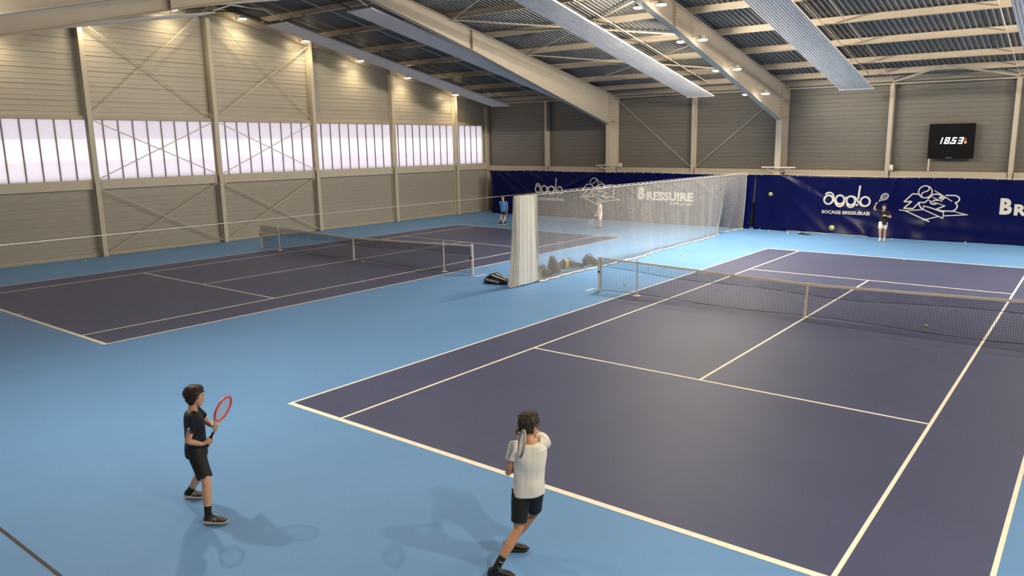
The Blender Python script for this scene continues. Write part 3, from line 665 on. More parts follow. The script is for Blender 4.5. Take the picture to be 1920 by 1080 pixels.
# ------------------------------------------------------------------ balls
ball_me = MB().ell((0,0,0), Vector((.0335,0,0)), Vector((0,.0335,0)), Vector((0,0,.0335)), 20, 12).mesh('tennis_ball', BALL, True)
sp = [];
for i in range(49):
    t = 2*PI*i/48; a_, b_, c_ = .44, .10, 0; v = Vector((.75*math.cos(t)+.25*math.cos(3*t), .75*math.sin(t)-.25*math.sin(3*t), .866*math.sin(2*t))).normalized()*.0335; sp.append(v)
seam_me = MB().tube(sp, .0017, 4, False).mesh('seam', BALLS)
BALLS_AT = [((-21.6,5.45),'beside the gable wall under the left daylight panels'),((-20.66,14.75),'on blue floor behind the far end of the farther net'),((-11.7,11.5),'in front of the farther net right of its strap'),((-8.42,11.25),'on the near alley line of the left court'),((-16.4,16.93),'on the far singles line of the left court'),((-7.55,13.3),'behind the farther net near its right stick'),((-.77,13.12),'on blue floor behind the left end of the nearer net'),((-2.2,19.98),'on open blue floor right of the dividing net'),((-4.95,26.8),'behind the far end of the dividing net'),((8.25,12.5),'behind the nearer net, right of its centre strap'),((-2.75,30.05),'at the curtain foot just right of the slit'),((-2.15,29.75),'second from the slit at the curtain foot'),((-.98,29.2),'third from the slit, out on the blue floor'),((-.62,29.75),'on the curtain hem beside the black cloth'),((3.75,29.5),"behind the black shirted player's heels"),((6.7,29.9),'farthest right at the curtain foot'),((-21.7,30.2),'in the far corner by the last wall post'),((-12.4,29.1),'left of the white clad player by the curtain'),((-11.75,28.5),'just left of the white clad player'),((-11.2,29.9),'against the curtain behind the white clad player')]
for (x_, y_), l_ in BALLS_AT:
    o = link('tennis_ball', ball_me, None, (x_, y_, .0375)); o.rotation_euler = (x_, y_, 0); tag(o, 'yellow tennis ball '+l_, 'ball', 'tennis balls'); link('seam', seam_me, o)
for p, l_ in (((8.71,2.32,3.482),'flying low in front of the navy curtain'), ((7.04,4.65,3.715),'flying high in front of the curtain slit')):
    o = link('tennis_ball', ball_me, None, p); tag(o, 'yellow tennis ball '+l_, 'ball', 'tennis balls'); link('seam', seam_me, o)

# ------------------------------------------------------------------ bags
BLK = mat('black_bag_fabric', (.012,.012,.013), .5, bump=.2, bscale=200); BWH = mat('cream_bag_fabric', (.72,.65,.52), .5); BYE = mat('yellow_bag_fabric', (.65,.5,.05), .5); BRD = mat('red_bag_fabric', (.4,.03,.03), .5); BBR = mat('brown_bag_fabric', (.10,.07,.055), .7); BBL = mat('blue_bag_fabric', (.05,.06,.22), .6); BGY = mat('grey_bag_fabric', (.3,.3,.32), .6)
def bagshape(L, H, W, prof):   # prof(t) -> (width factor, height factor)
    rings = []
    for i in range(17):
        t = i/16; a, b = prof(t); x_ = (t-.5)*L
        rings.append([Vector((x_, math.copysign(abs(math.cos(2*PI*k/20))**.6, math.cos(2*PI*k/20))*W/2*a, max(0.0, H*b*(.5+.5*math.copysign(abs(math.sin(2*PI*k/20))**.7, math.sin(2*PI*k/20)))))) for k in range(20)])
    return rings
def racket_bag(p, ang, L, H, W, main, accent, lab, stripes, txt=None):
    e = empty('racket_bag', (p[0], p[1], .002)); e.rotation_euler = (0, 0, ang); tag(e, lab, 'bag', 'players bags by the dividing net')
    prof = lambda t: (min(1, .55+2.2*t)*(1-.45*max(0, t-.55)/.45), (min(1, .50+1.9*t))*(1-.62*max(0, (t-.32)/.68)**1.1))
    rg = bagshape(L, H, W, prof); MB().loft(rg).build('body', main, e, True)
    for (t0, t1, k0, k1, m__) in stripes:
        i0, i1 = int(t0*16), int(t1*16); vs = []; n = k1-k0+1
        for i in range(i0, i1+1):
            c = sum(rg[i], Vector())/20
            for k in range(k0, k1+1): q = rg[i][k % 20]; vs.append(q+(q-c).normalized()*.006)
        MB().add(vs, [(a*n+b, a*n+b+1, (a+1)*n+b+1, (a+1)*n+b) for a in range(i1-i0) for b in range(n-1)]).build('stripe', m__, e, True)
    hp = [Vector((L*(-.15+.3*i/8), 0, H*(.97-.22*(i/8))+.07*math.sin(PI*i/8))) for i in range(9)]
    MB().tube(hp, .012, 6).build('handle', DARK, e, True)
    MB().tube([(-L*.48, -W*.3, H*.3), (-L*.53, -W*.38, H*.2), (-L*.5, -W*.42, .02), (-L*.2, -W*.52, .012)], .012, 6).build('strap', DARK, e, True)
    if txt:
        t_ = text(txt, .10, 0, 0, None, e, 'printed_name', width=L*.55, bold=.004, m=BWH, shear=.25)
        t_.location = (-L*.40, -W*.5-.008, H*.34); t_.rotation_euler = (.10, .12, 0)
    return e
racket_bag((-4.37,11.05), .17, .98, .34, .32, BLK, BWH, 'black and cream racket bag with lettering, left of the gathered net', [(.05,.85,3,5,BWH),(.35,.9,7,8,BWH),(.6,1,17,18,BWH),(.0,.06,2,8,BWH)], 'PROKENNEX')
racket_bag((-3.95,13.0), 1.3, .62, .40, .34, BLK, BRD, 'black and red sports bag just behind the gathered net', [(.2,.7,13,15,BRD),(.1,.8,8,9,BGY),(.2,.6,1,3,BRD)])
racket_bag((-4.05,13.75), 1.1, .45, .62, .36, BBR, BGY, 'brown upright backpack behind the dividing net', [(.3,.6,14,16,BGY)])
racket_bag((-4.15,14.9), 1.0, 1.0, .36, .34, BLK, BYE, 'black and yellow racket bag behind the dividing net', [(.25,.38,0,19,BYE),(.4,.9,11,14,BGY),(.55,.8,15,17,BYE)])
racket_bag((-3.95,15.95), .7, .60, .42, .46, BLK, BBL, 'round black and blue backpack, farthest along the net', [(.0,.4,2,8,BBL),(.3,.6,12,14,BWH),(.1,.5,16,18,BGY)])
# flat black garment on the floor
gv = MB(); rings = []
for i in range(15):
    t = i/14; hw = .14*math.sin(PI*min(1, t*1.05+.02))**.5; hh = .035+.05*math.exp(-((t-.3)/.15)**2)
    rings.append([(-.42+.84*t, math.cos(2*PI*k/12)*hw, max(0, hh*(.5+.5*math.sin(2*PI*k/12)))) for k in range(12)])
gv = gv.loft(rings).build('cloth', BLK, None, True); gv.location = (-.2, 29.35, .002); gv.rotation_euler = (0, 0, -.35); tag(gv, 'crumpled black garment lying on the blue floor before the curtain', 'clothing')

# ------------------------------------------------------------------ rackets
STR = mat('racket_string', (.62,.62,.60), .5)
def racket(butt, tip, nrm, col, lab, accent=None, grip=None):
    ax = (Vector(tip)-Vector(butt)).normalized(); n = Vector(nrm); n = (n-ax*n.dot(ax)).normalized(); sd = ax.cross(n)
    e = empty('tennis_racket', butt); e.matrix_world = Matrix.Translation(Vector(butt)) @ Matrix((sd, n, ax)).transposed().to_4x4()
    tag(e, lab, 'racket', 'tennis rackets')
    hc, ha, hb_ = .515, .165, .130
    m_ = MB(); m_.tube([(hb_*math.cos(2*PI*k/40), 0, hc+ha*math.sin(2*PI*k/40)) for k in range(41)], .0145, 8, False)
    fo = m_.build('frame', col, e, True)
    MB().tube([(.014,0,.20),(.02,0,.26),(.055,0,.335),(.085,0,.39)], .011, 8).tube([(-.014,0,.20),(-.02,0,.26),(-.055,0,.335),(-.085,0,.39)], .011, 8).build('throat', accent or col, e, True)
    MB().loft([[(r*math.cos(2*PI*k/8), r*math.sin(2*PI*k/8), z_) for k in range(8)] for r, z_ in ((.019,0),(.019,.012),(.0155,.02),(.0155,.2),(.013,.215))]).build('grip', grip or DARK, e)
    m_ = MB()
    for k in range(-8, 9):
        x_ = k*.0143; h = ha*math.sqrt(max(0, 1-(x_/hb_)**2)); m_.tube([(x_,0,hc-h),(x_,0,hc+h)], .0013, 3, False)
    for k in range(-9, 10):
        z_ = k*.0165; h = hb_*math.sqrt(max(0, 1-(z_/ha)**2)); m_.tube([(-h,.0015,hc+z_),(h,.0015,hc+z_)], .0013, 3, False)
    o = m_.build('strings', STR, e); tag(o, kind='stuff')
    return e

# ------------------------------------------------------------------ people
def remesh(mb, name, vox, m, parent=None, smooth=4, wrinkle=0.0, ws=9.0, seed=0.0):
    me = mb.mesh(name, m, True); o = bpy.data.objects.new(name, me); COL.objects.link(o)
    md = o.modifiers.new('r', 'REMESH'); md.mode = 'VOXEL'; md.voxel_size = vox; md.use_smooth_shade = True
    sm = o.modifiers.new('s', 'SMOOTH'); sm.factor = .5; sm.iterations = smooth
    dg = bpy.context.evaluated_depsgraph_get(); dg.update()
    me2 = bpy.data.meshes.new_from_object(o.evaluated_get(dg)); o.modifiers.clear(); o.data = me2; bpy.data.meshes.remove(me); me2.name = name
    if wrinkle:
        ns = [v.normal.copy() for v in me2.vertices]
        for v, n_ in zip(me2.vertices, ns):
            c = v.co; q = Vector((c.x*ws+c.z*ws*.5, c.y*ws-c.z*ws*.4, c.z*ws*.45+seed)); v.co = c+n_*wrinkle*(noise.noise(q)*.75+.3)
    me2.materials.clear(); me2.materials.append(m); me2.shade_smooth(); me2.update()
    if parent is not None: o.parent = parent
    return o
def ring(c, sx, fy, a, b, n=18, sq=.9):
    c = Vector(c); return [c+sx*a*math.copysign(abs(math.cos(2*PI*k/n))**sq, math.cos(2*PI*k/n))+fy*b*math.copysign(abs(math.sin(2*PI*k/n))**sq, math.sin(2*PI*k/n)) for k in range(n)]
def grip_hand(mb, wrist, g, axis, back, rh=.017, size=1.0, flip=1):
    """hand closed round a handle: g = grip centre, axis = handle direction, back = side of the handle the palm lies on"""
    wrist, g = Vector(wrist), Vector(g); a = Vector(axis).normalized(); b = Vector(back); b = (b-a*b.dot(a)).normalized(); c = a.cross(b)*flip
    R = rh+.010*size
    mb.ell(g+b*(R+.004), a*.043*size, c*.030*size, b*.016*size, 14, 8)
    mb.tube([wrist, (wrist+g+b*R)/2, g+b*R], [.024*size, .025*size, .026*size], 10)
    for i in range(4):
        base = g+a*((i-1.5)*.0205*size); rr = (.0095, .010, .0098, .0085)[i]*size
        pts = [base+(b*math.cos(t)+c*math.sin(t))*R*1.0 for t in [.2, .8, 1.5, 2.2, 2.9, 3.5, 3.9+.15*(i == 1)]]
        mb.tube(pts, [rr*1.05, rr*1.05, rr, rr, rr*.95, rr*.9, rr*.7], 8)
    th = [g+b*R+a*.02*size, g+(b*math.cos(-.8)+c*math.sin(-.8))*R*1.15+a*.035*size, g+(b*math.cos(-1.7)+c*math.sin(-1.7))*R*1.1+a*.05*size, g+(b*math.cos(-2.5)+c*math.sin(-2.5))*R+a*.055*size]
    mb.tube(th, [.013*size, .0115*size, .0105*size, .008*size], 8)
def open_hand(mb, wrist, direc, nrm, size=1.0, curl=.5, thumb=1):
    w_ = Vector(wrist); d = Vector(direc).normalized(); n = Vector(nrm); n = (n-d*n.dot(d)).normalized(); s = d.cross(n)*thumb
    mb.tube([w_-d*.02, w_+d*.02], [.024*size, .025*size], 10)
    mb.ell(w_+d*.05*size, s*.040*size, n*.015*size, d*.055*size, 14, 8)
    for i in range(4):
        L = (.070, .080, .075, .058)[i]*size; b0 = w_+d*.085*size+s*(.03-.0195*i)*size; pts = [b0-d*.03*size]; p = b0; an = .12
        for k in range(4): pts.append(p.copy()); an += curl*.55; p = p+(d*math.cos(an)-n*math.sin(an)+s*.02*(1.5-i))*L/3
        mb.tube(pts, [.0095*size, .0095*size, .009*size, .0085*size, .0065*size], 8)
    p0 = w_+d*.025*size+s*.030*size
    mb.tube([p0, p0+d*.03*size+s*.022*size-n*.01, p0+d*.058*size+s*.028*size-n*.022, p0+d*.078*size+s*.024*size-n*.032], [.014*size, .0125*size, .011*size, .008*size], 8)
HEADP = [(-.53,.020,.070,-.030),(-.47,.036,.082,-.012),(-.40,.046,.087,.015),(-.28,.057,.090,.058),(-.15,.066,.091,.078),(0,.072,.091,.093),(.15,.076,.093,.101),(.27,.074,.086,.100),(.38,.063,.066,.088),(.46,.044,.042,.062),(.50,.020,.018,.028)]
def head_rings(c, U, Fr, S, H, off=None, n=28, prof=None):
    out = []; k_ = H/.235
    for t, w_, f_, b_ in (prof or HEADP):
        rg = []; cy = (f_-b_)/2; ry = (f_+b_)/2
        for k in range(n):
            a = 2*PI*k/n; d = off(t, a) if off else 0
            x_ = math.cos(a)*(w_*k_+d); y_ = cy*k_+math.sin(a)*(ry*k_+d)
            rg.append(Vector(c)+S*x_+Fr*y_+U*(t*H+(d if t > .4 else 0)))
        out.append(rg)
    return out
def shoe(person, heel, toe, z0, up_m, sole_m, lace_m, tilt=0.0, logo=None, sc=1.0):
    heel, toe = Vector(heel), Vector(toe); d = toe-heel; d.z = 0; d.normalize(); sd = Vector((d.y, -d.x, 0)); L = .285*sc; tv = Vector((0,0,tilt))
    o0 = Vector((heel.x, heel.y, z0))
    def sect(t, zlo, zhi, w_, n=16):
        zlo, zhi = zlo*1.22, zhi*1.22
        c = o0+d*(t*L)+tv*t
        return [c+sd*w_*math.copysign(abs(math.cos(2*PI*k/n))**.7, math.cos(2*PI*k/n))*sc+Vector((0,0,1))*((zlo+zhi)/2+(zhi-zlo)/2*math.copysign(abs(math.sin(2*PI*k/n))**.7, math.sin(2*PI*k/n)))*sc for k in range(n)]
    up_r = [sect(0,.03,.075,.022),sect(.05,.025,.098,.032),sect(.2,.022,.102,.037),sect(.36,.022,.098,.038),sect(.5,.02,.082,.041),sect(.65,.02,.070,.044),sect(.8,.02,.058,.043),sect(.92,.02,.046,.034),sect(1.0,.024,.034,.014)]
    u = MB().loft(up_r).build('shoe', up_m, person, True)
    so = [sect(-.03,.014,.050,.02),sect(.04,.002,.050,.037),sect(.2,0,.046,.042),sect(.45,.004,.034,.042),sect(.68,0,.030,.048),sect(.85,.003,.030,.046),sect(.96,.010,.032,.034),sect(1.03,.020,.034,.012)]
    MB().loft(so).build('sole', sole_m, u, True)
    lm = MB()
    for i in range(4):
        t = .40+.075*i; c = o0+d*(t*L)+tv*t+Vector((0,0,(.118-.013*i)*sc)); lm.tube([c-sd*.022*sc, c+Vector((0,0,.006)), c+sd*.022*sc], .0035*sc, 5)
    c = o0+d*(.38*L)+tv*.38+Vector((0,0,.128*sc)); lm.tube([c, c+sd*.03+Vector((0,0,.02)), c+sd*.05+d*.02], .003*sc, 5).tube([c, c-sd*.03+Vector((0,0,.02)), c-sd*.045+d*.03], .003*sc, 5)
    lm.build('laces', lace_m, u)
    return u, o0, d, sd
def person(J, P):
    """J: joints in world space; P: clothes and looks. Returns the body object."""
    V = {k: Vector(v) for k, v in J.items()}; q = P.get('vox', .006); g = P.get('girth', 1.0); H = P.get('head_h', .235)
    mid_h = (V['hipR']+V['hipL'])/2; mid_s = (V['shR']+V['shL'])/2
    sx_s = (V['shR']-V['shL']).normalized(); sx_h = (V['hipR']-V['hipL']).normalized(); upv = (mid_s-mid_h).normalized()
    def fr(sx): f = upv.cross(sx).normalized(); return f if f.dot(Vector(P['front'])) > 0 else -f
    def torso(levels, gr):
        rg = []
        for t, a, b, fo in levels:
            c = mid_h+(mid_s-mid_h)*t; tt = max(0, min(1, t)); sx = (sx_h*(1-tt)+sx_s*tt).normalized(); f = fr(sx)
            bow = P.get('bow', 0)*math.sin(PI*tt); rg.append(ring(c+f*(fo+bow), sx, f, a*g+gr, b*g+gr))
        return rg
    hf = Vector(P['look']).normalized(); hu = Vector(P.get('head_up', (0,0,1))); hu = (hu-hf*hu.dot(hf)*.0).normalized(); hs = hf.cross(hu).normalized(); hf = hu.cross(hs).normalized()
    hc = V['head']; mb = MB()
    mb.loft(torso([(-.17,.085,.075,0),(-.08,.145,.10,0),(.05,.155,.105,0),(.28,.128,.092,.0),(.5,.138,.098,.0),(.72,.155,.103,.0),(.90,.160,.088,-.01),(1.0,.125,.068,-.015),(1.06,.075,.058,-.012)], 0))
    nb = mid_s+upv*.02-fr(sx_s)*.012; mb.tube([nb, nb+(hc-hu*.08-hf*.02-nb)*.6, hc-hu*.06-hf*.022], [.062, .052, .052], 14)
    mb.loft(head_rings(hc, hu, hf, hs, H))
    k_ = H/.235
    mb.ell(hc-hu*.018*k_+hf*.094*k_, hs*.012*k_, hf*.018*k_, hu*.026*k_, 10, 8); mb.ell(hc-hu*.034*k_+hf*.100*k_, hs*.016*k_, hf*.013*k_, hu*.010*k_, 10, 6)
    mb.ell(hc-hu*.068*k_+hf*.086*k_, hs*.024*k_, hf*.010*k_, hu*.010*k_, 10, 6); mb.ell(hc+hu*.030*k_+hf*.082*k_, hs*.05*k_, hf*.012*k_, hu*.010*k_, 12, 6)
    for s in (-1, 1): mb.ell(hc+hs*s*.077*k_-hu*.015*k_-hf*.006*k_, hs*.010*k_, hf*.018*k_, hu*.032*k_, 10, 8)
    for s in ('R', 'L'):
        sh_, el, wr = V['sh'+s], V['el'+s], V['wr'+s]; 
        mb.tube([sh_+(mid_s-sh_)*.25, sh_, sh_+(el-sh_)*.35, sh_+(el-sh_)*.8, el, el+(wr-el)*.25, el+(wr-el)*.7, wr], [x_*P.get('arm', 1) for x_ in (.052,.054,.046,.039,.037,.040,.032,.025)], 14)
        hp, kn, an = V['hip'+s], V['kn'+s], V['an'+s]
        mb.tube([hp+Vector((0,0,.02)), hp+(kn-hp)*.3, hp+(kn-hp)*.8, kn, kn+(an-kn)*.22, kn+(an-kn)*.45, kn+(an-kn)*.85, an], [x_*P.get('leg', 1) for x_ in (.088,.080,.060,.054,.055,.056,.038,.036)], 16)
    P['hands'](mb)
    body = remesh(mb, 'person', q, P['skin'], smooth=3)
    # clothes
    sm = MB(); hem = P.get('hem', -.14)
    sm.loft(torso([(hem,.158,.115,0),(-.05,.160,.116,0),(.1,.158,.112,0),(.3,.148,.106,0),(.5,.150,.107,0),(.72,.160,.108,0),(.90,.162,.090,-.01),(1.0,.122,.072,-.015),(1.045,.070,.060,-.012)], P.get('loose', .012)))
    for s in ('R', 'L'):
        sh_, el = V['sh'+s], V['el'+s]; t1 = P.get('sleeve', .58)
        sm.tube([sh_+(mid_s-sh_)*.35, sh_, sh_+(el-sh_)*.35, sh_+(el-sh_)*t1], [.056, .066, .064, .064], 16)
    remesh(sm, 'shirt', q*1.25, P['shirt'], body, 3, P.get('wr', .012), P.get('ws', 9), P.get('seed', 0))
    st = MB(); tl = P.get('short_len', .72)
    st.loft(torso([(-.16,.10,.09,0),(-.08,.152,.108,0),(.05,.158,.110,0),(.14,.150,.105,0)], .010))
    for s in ('R', 'L'):
        hp, kn = V['hip'+s], V['kn'+s]; st.tube([hp+Vector((0,0,.03)), hp+(kn-hp)*.25, hp+(kn-hp)*.6, hp+(kn-hp)*tl], [x_*P.get('leg', 1)+P.get('sloose', .012) for x_ in (.092,.088,.078,.076)], 18)
    so_ = remesh(st, 'shorts', q*1.25, P['shorts'], body, 3, .006, 10, 3.0+P.get('seed', 0))
    for s in ('R', 'L'):
        kn, an = V['kn'+s], V['an'+s]; fp = P['feet'][s]
        top = an+(kn-an)*P.get('sock', .28)
        MB().tube([top, an+(kn-an)*.1, an, Vector(fp[0])+(Vector(fp[1])-Vector(fp[0])).normalized()*.06+Vector((0,0,fp[2]+.07-Vector(fp[0]).z))], [.044*P.get('leg',1), .042, .042, .040], 16).build('sock', P['sockm'], body, True)
        shoe(body, fp[0], fp[1], fp[2], P['shoe'], P['solem'], P['lacem'], fp[3] if len(fp) > 3 else 0)
    # hair, eyes, mouth
    back = P.get('hair_back', -.36); th = P.get('hair_t', .020); sd_ = P.get('seed', 0)
    def hline(a):
        f_ = math.sin(a)
        return .20 if f_ > .45 else (.20-.30*(.45-f_)/.35 if f_ > .10 else (-.10 if f_ > -.1 else max(back, -.10+(back+.10)*(-.1-f_)/.35)))
    def hoff(t, a):
        x_ = max(0, min(1, (t-hline(a))/.09)); nz = noise.noise(Vector((t*11, math.cos(a)*3.5, math.sin(a)*3.5+sd_)))
        return -.014+(th+.014)*x_+.009*nz*x_+(.004*noise.noise(Vector((t*30, math.cos(a)*11, math.sin(a)*11+sd_))))*x_
    hr = MB(); fine = []
    for (t0, *v0), (t1, *v1) in zip(HEADP[:-1], HEADP[1:]):
        for k in range(3): fine.append((t0+(t1-t0)*k/3, *[a+(b-a)*k/3 for a, b in zip(v0, v1)]))
    fine.append(HEADP[-1])
    hr.loft(head_rings(hc, hu, hf, hs, H, hoff, 44, fine))
    rnd = random.Random(int(sd_*10)+3); srf = head_rings(hc, hu, hf, hs, H, lambda t, a: th*.6, 44, fine)
    for _ in range(P.get('tufts', 0)):
        j = rnd.randrange(8, len(fine)-1); k = rnd.randrange(44); a = 2*PI*k/44
        if fine[j][0] < hline(a)+.04: continue
        p0 = srf[j][k]; nrm = (p0-hc).normalized()
        if nrm.dot(hf) > .5 and nrm.dot(hu) < .75: continue
        dn = -hu-hf*.5*max(0, nrm.dot(hu))+hf*.9*max(0, nrm.dot(hf))+hs*rnd.uniform(-.7, .7); dn = (dn-nrm*dn.dot(nrm)).normalized()
        L_ = rnd.uniform(.025, .05); hr.tube([p0, p0+dn*L_*.5+nrm*.012, p0+dn*L_+nrm*rnd.uniform(.0, .012)], [.010, .008, .0015], 5)
    hr.build('hair', P['hair'], body, True)
    for s in (-1, 1):
        MB().ell(hc+hs*s*.031*k_+hf*.083*k_+hu*.008*k_, hs*.013*k_, hf*.008*k_, hu*.006*k_, 10, 6).build('eye', mat('eye_white', (.7,.68,.64), .3), body, True)
        MB().ell(hc+hs*s*.031*k_+hf*.0885*k_+hu*.008*k_, hs*.005*k_, hf*.004*k_, hu*.005*k_, 8, 6).build('iris', mat('brown_iris', (.03,.015,.01), .2), body, True)
        MB().tube([hc+hs*s*.016*k_+hf*.094*k_+hu*.026*k_, hc+hs*s*.032*k_+hf*.092*k_+hu*.032*k_, hc+hs*s*.05*k_+hf*.078*k_+hu*.026*k_], .0035*k_, 5).build('eyebrow', P['hair'], body, True)
    MB().tube([hc-hs*.022*k_-hu*.068*k_+hf*.088*k_, hc-hu*.066*k_+hf*.097*k_, hc+hs*.022*k_-hu*.068*k_+hf*.088*k_], [.002, .0045*k_, .002], 6).build('lips', mat('lips', (.38,.13,.10), .5), body, True)
    return body, so_, V, fr(sx_s), sx_s, upv

IR = Vector((.8025, .5966, 0)); IF = Vector((-.5966, .8025, 0))    # horizontal directions across and away from the viewpoint
NAVY = mat('navy_shirt_fabric', (.006,.008,.018), .75, bump=.15, bscale=150); BLACKF = mat('black_shorts_fabric', (.006,.006,.007), .7); WHITEF = mat('white_shirt_fabric', (.80,.755,.68), .8, bump=.1, bscale=150); SOCKB = mat('black_sock', (.008,.008,.009), .85); SOCKW = mat('white_sock', (.7,.68,.62), .85)
SHG = mat('charcoal_shoe', (.055,.05,.042), .6, bump=.2, bscale=120); SHB = mat('black_shoe', (.012,.011,.010), .5); SOLW = mat('cream_sole', (.66,.56,.42), .6); SHW = mat('cream_shoe', (.62,.52,.38), .6); LACE = mat('dark_lace', (.02,.02,.02), .7); GREYP = mat('grey_panel_fabric', (.085,.075,.065), .8)

# --- player in navy shirt, ready position, two hands on a red racket
RB, RT = Vector((2.775,-2.985,.895)), Vector((2.920,-2.755,1.475)); RA = (RT-RB).normalized()
gR = RB+RA*.075; gL = RB+RA*.265
J1 = dict(head=(2.640,-3.010,1.530), shR=(2.755,-3.110,1.320), shL=(2.475,-2.960,1.320), elR=(2.745,-3.205,1.030), elL=(2.49,-2.80,1.09), wrR=(2.775,-3.045,.945), wrL=(2.68,-2.835,1.10),
          hipR=(2.675,-3.085,.835), hipL=(2.53,-2.995,.835), knR=(2.915,-3.115,.51), anR=(2.995,-3.175,.125), knL=(2.425,-2.905,.455), anL=(2.175,-2.975,.11))
def h1(mb): grip_hand(mb, J1['wrR'], gR, RA, -IF*.6-IR*.4, flip=1); grip_hand(mb, J1['wrL'], gL, RA, IF*.8-IR*.5, rh=.014, flip=-1)
P1 = dict(front=(.47,.88,0), look=(.50,.86,.06), hands=h1, skin=SKIN, hair=HAIR, shirt=NAVY, shorts=BLACKF, sockm=SOCKB, shoe=SHG, solem=SOLW, lacem=LACE, short_len=.86, sock=.26, hair_t=.028, tufts=260, loose=.012, sleeve=.62,
          feet=dict(R=((2.960,-3.215,.0),(3.15,-3.06,.0),.004), L=((2.095,-2.995,0),(2.285,-2.845,0),.004)), head_up=(.05,.05,1), seed=1.0)
p1, sh1, V1, f1, s1, u1 = person(J1, P1); tag(p1, 'young player in navy shirt and black shorts holding a red racket', 'person', 'players on the courts')
RED = mat('red_racket_frame', (.92,.10,.06), .35); CREAMR = mat('cream_racket_throat', (.7,.62,.48), .4)
racket(RB, RT, (.88,.31,-.35), RED, 'red framed tennis racket in both hands of the navy shirted player', CREAMR)
# grey side panel on the shorts, print on the shirt
a, b = V1['hipR']+Vector((.0,-.0,-.02)), V1['hipR']+(V1['knR']-V1['hipR'])*.84; nn = (-IF).normalized()
MB().tube([a+nn*.075+IR*.035, (a+b)/2+nn*.068+IR*.03, b+nn*.055+IR*.022], [.022,.030,.028], 8).build('side_panel', GREYP, sh1, True)
def decal(parent, c, ux, uz, pts, m, name):
    MB().add([Vector(c)+ux*x_+uz*z_ for x_, z_ in pts], [tuple(range(len(pts)))]).build(name, m, parent)
PRW = mat('white_shirt_print', (.7,.7,.68), .7)
ob = [c for c in p1.children if c.name.startswith('shirt')][0]
sl = V1['shR']+(V1['elR']-V1['shR'])*.42-IF*.081
decal(ob, sl, IR, Vector((0,0,1)), [(-.018,.0),(-.004,-.012),(.016,-.006),(.02,.022),(.008,.034),(.004,.012),(-.008,.006)], PRW, 'sleeve_emblem')
decal(ob, sl-Vector((0,0,.035)), IR, Vector((0,0,1)), [(-.03,0),(.028,0),(.028,.010),(-.03,.010)], PRW, 'sleeve_print')

ms = (V1['shR']+V1['shL'])/2-f1*.128-u1*.085
for k in range(8): decal(ob, ms+s1*(-.075+.022*k), s1, u1, [(0,0),(.015,0),(.015,.032),(0,.032)], PRW, 'back_print')
for nm in ('R', 'L'):
    h_, t_ = Vector(P1['feet'][nm][0]), Vector(P1['feet'][nm][1]); d_ = (t_-h_).normalized(); n_ = Vector((d_.y, -d_.x, 0)); shs = [c for c in p1.children if c.name.startswith('shoe')][0 if nm == 'R' else 1]
    MB().tube([h_+d_*.11+n_*.050+Vector((0,0,.075)), h_+d_*.135+n_*.047+Vector((0,0,.098)), h_+d_*.165+n_*.048+Vector((0,0,.085)), h_+d_*.155+n_*.050+Vector((0,0,.068))], .006, 5).build('emblem', SOLW, shs, True)
# --- player in white shirt, follow-through over the left shoulder
J2 = dict(head=(6.750,-1.510,1.600), shR=(6.915,-1.445,1.415), shL=(6.665,-1.655,1.395), elR=(6.665,-1.262,1.405), elL=(6.600,-1.70,1.085), wrR=(6.570,-1.475,1.50), wrL=(6.53,-1.45,1.17),
          hipR=(6.815,-1.515,.88), hipL=(6.715,-1.625,.88), knR=(6.655,-1.335,.47), anR=(6.435,-1.515,.11), knL=(6.745,-1.725,.475), anL=(6.655,-1.995,.125))
R2B = Vector((6.562,-1.496,1.518)); R2T = R2B+(Vector((6.949,-1.887,1.552))-R2B).normalized()*.685; R2A = (R2T-R2B).normalized(); g2 = R2B+R2A*.07
def h2(mb): grip_hand(mb, J2['wrR'], g2, R2A, (-.5,.2,-.3), flip=1); open_hand(mb, J2['wrL'], (.2,.35,.6), (-.7,.3,.2), 1.0, .5, 1)
P2 = dict(front=tuple(IF), look=(.12,.95,.02), hands=h2, skin=SKIN2, hair=HAIR2, shirt=WHITEF, shorts=BLACKF, sockm=SOCKB, shoe=SHB, solem=SHB, lacem=mat('grey_lace', (.3,.3,.3), .7), short_len=.80, sock=.30, hair_t=.028, hair_back=-.46, loose=.018, sleeve=.50, hem=-.07, wr=.018, tufts=260, head_up=(-.12,.16,1),
          feet=dict(R=((6.375,-1.545,0),(6.595,-1.37,0),.002), L=((6.575,-2.045,0),(6.80,-1.90,0),.002)), seed=5.0, ws=7)
p2, sh2, V2, f2, s2, u2_ = person(J2, P2); tag(p2, 'young player in white shirt seen from behind, racket swung over left shoulder', 'person', 'players on the courts')
sk = V2['anL']+(V2['knL']-V2['anL'])*.2; cd = (Vector((11.5,-7.53,0))-Vector((sk.x, sk.y, 0))).normalized(); sdv = Vector((-cd.y, cd.x, 0))
sko = [c for c in p2.children if c.name.startswith('sock')][1]
MB().tube([sk+cd*.046-sdv*.020+Vector((0,0,.012)), sk+cd*.047-sdv*.004-Vector((0,0,.002)), sk+cd*.044+sdv*.016-Vector((0,0,.012)), sk+cd*.042+sdv*.022-Vector((0,0,.004))], [.0015,.003,.004,.002], 5).build('emblem', PRW, sko)
racket(R2B, R2T, (.80,.55,-.22), mat('grey_racket_frame', (.28,.27,.26), .4), 'grey tennis racket hanging behind the back of the white shirted near player')

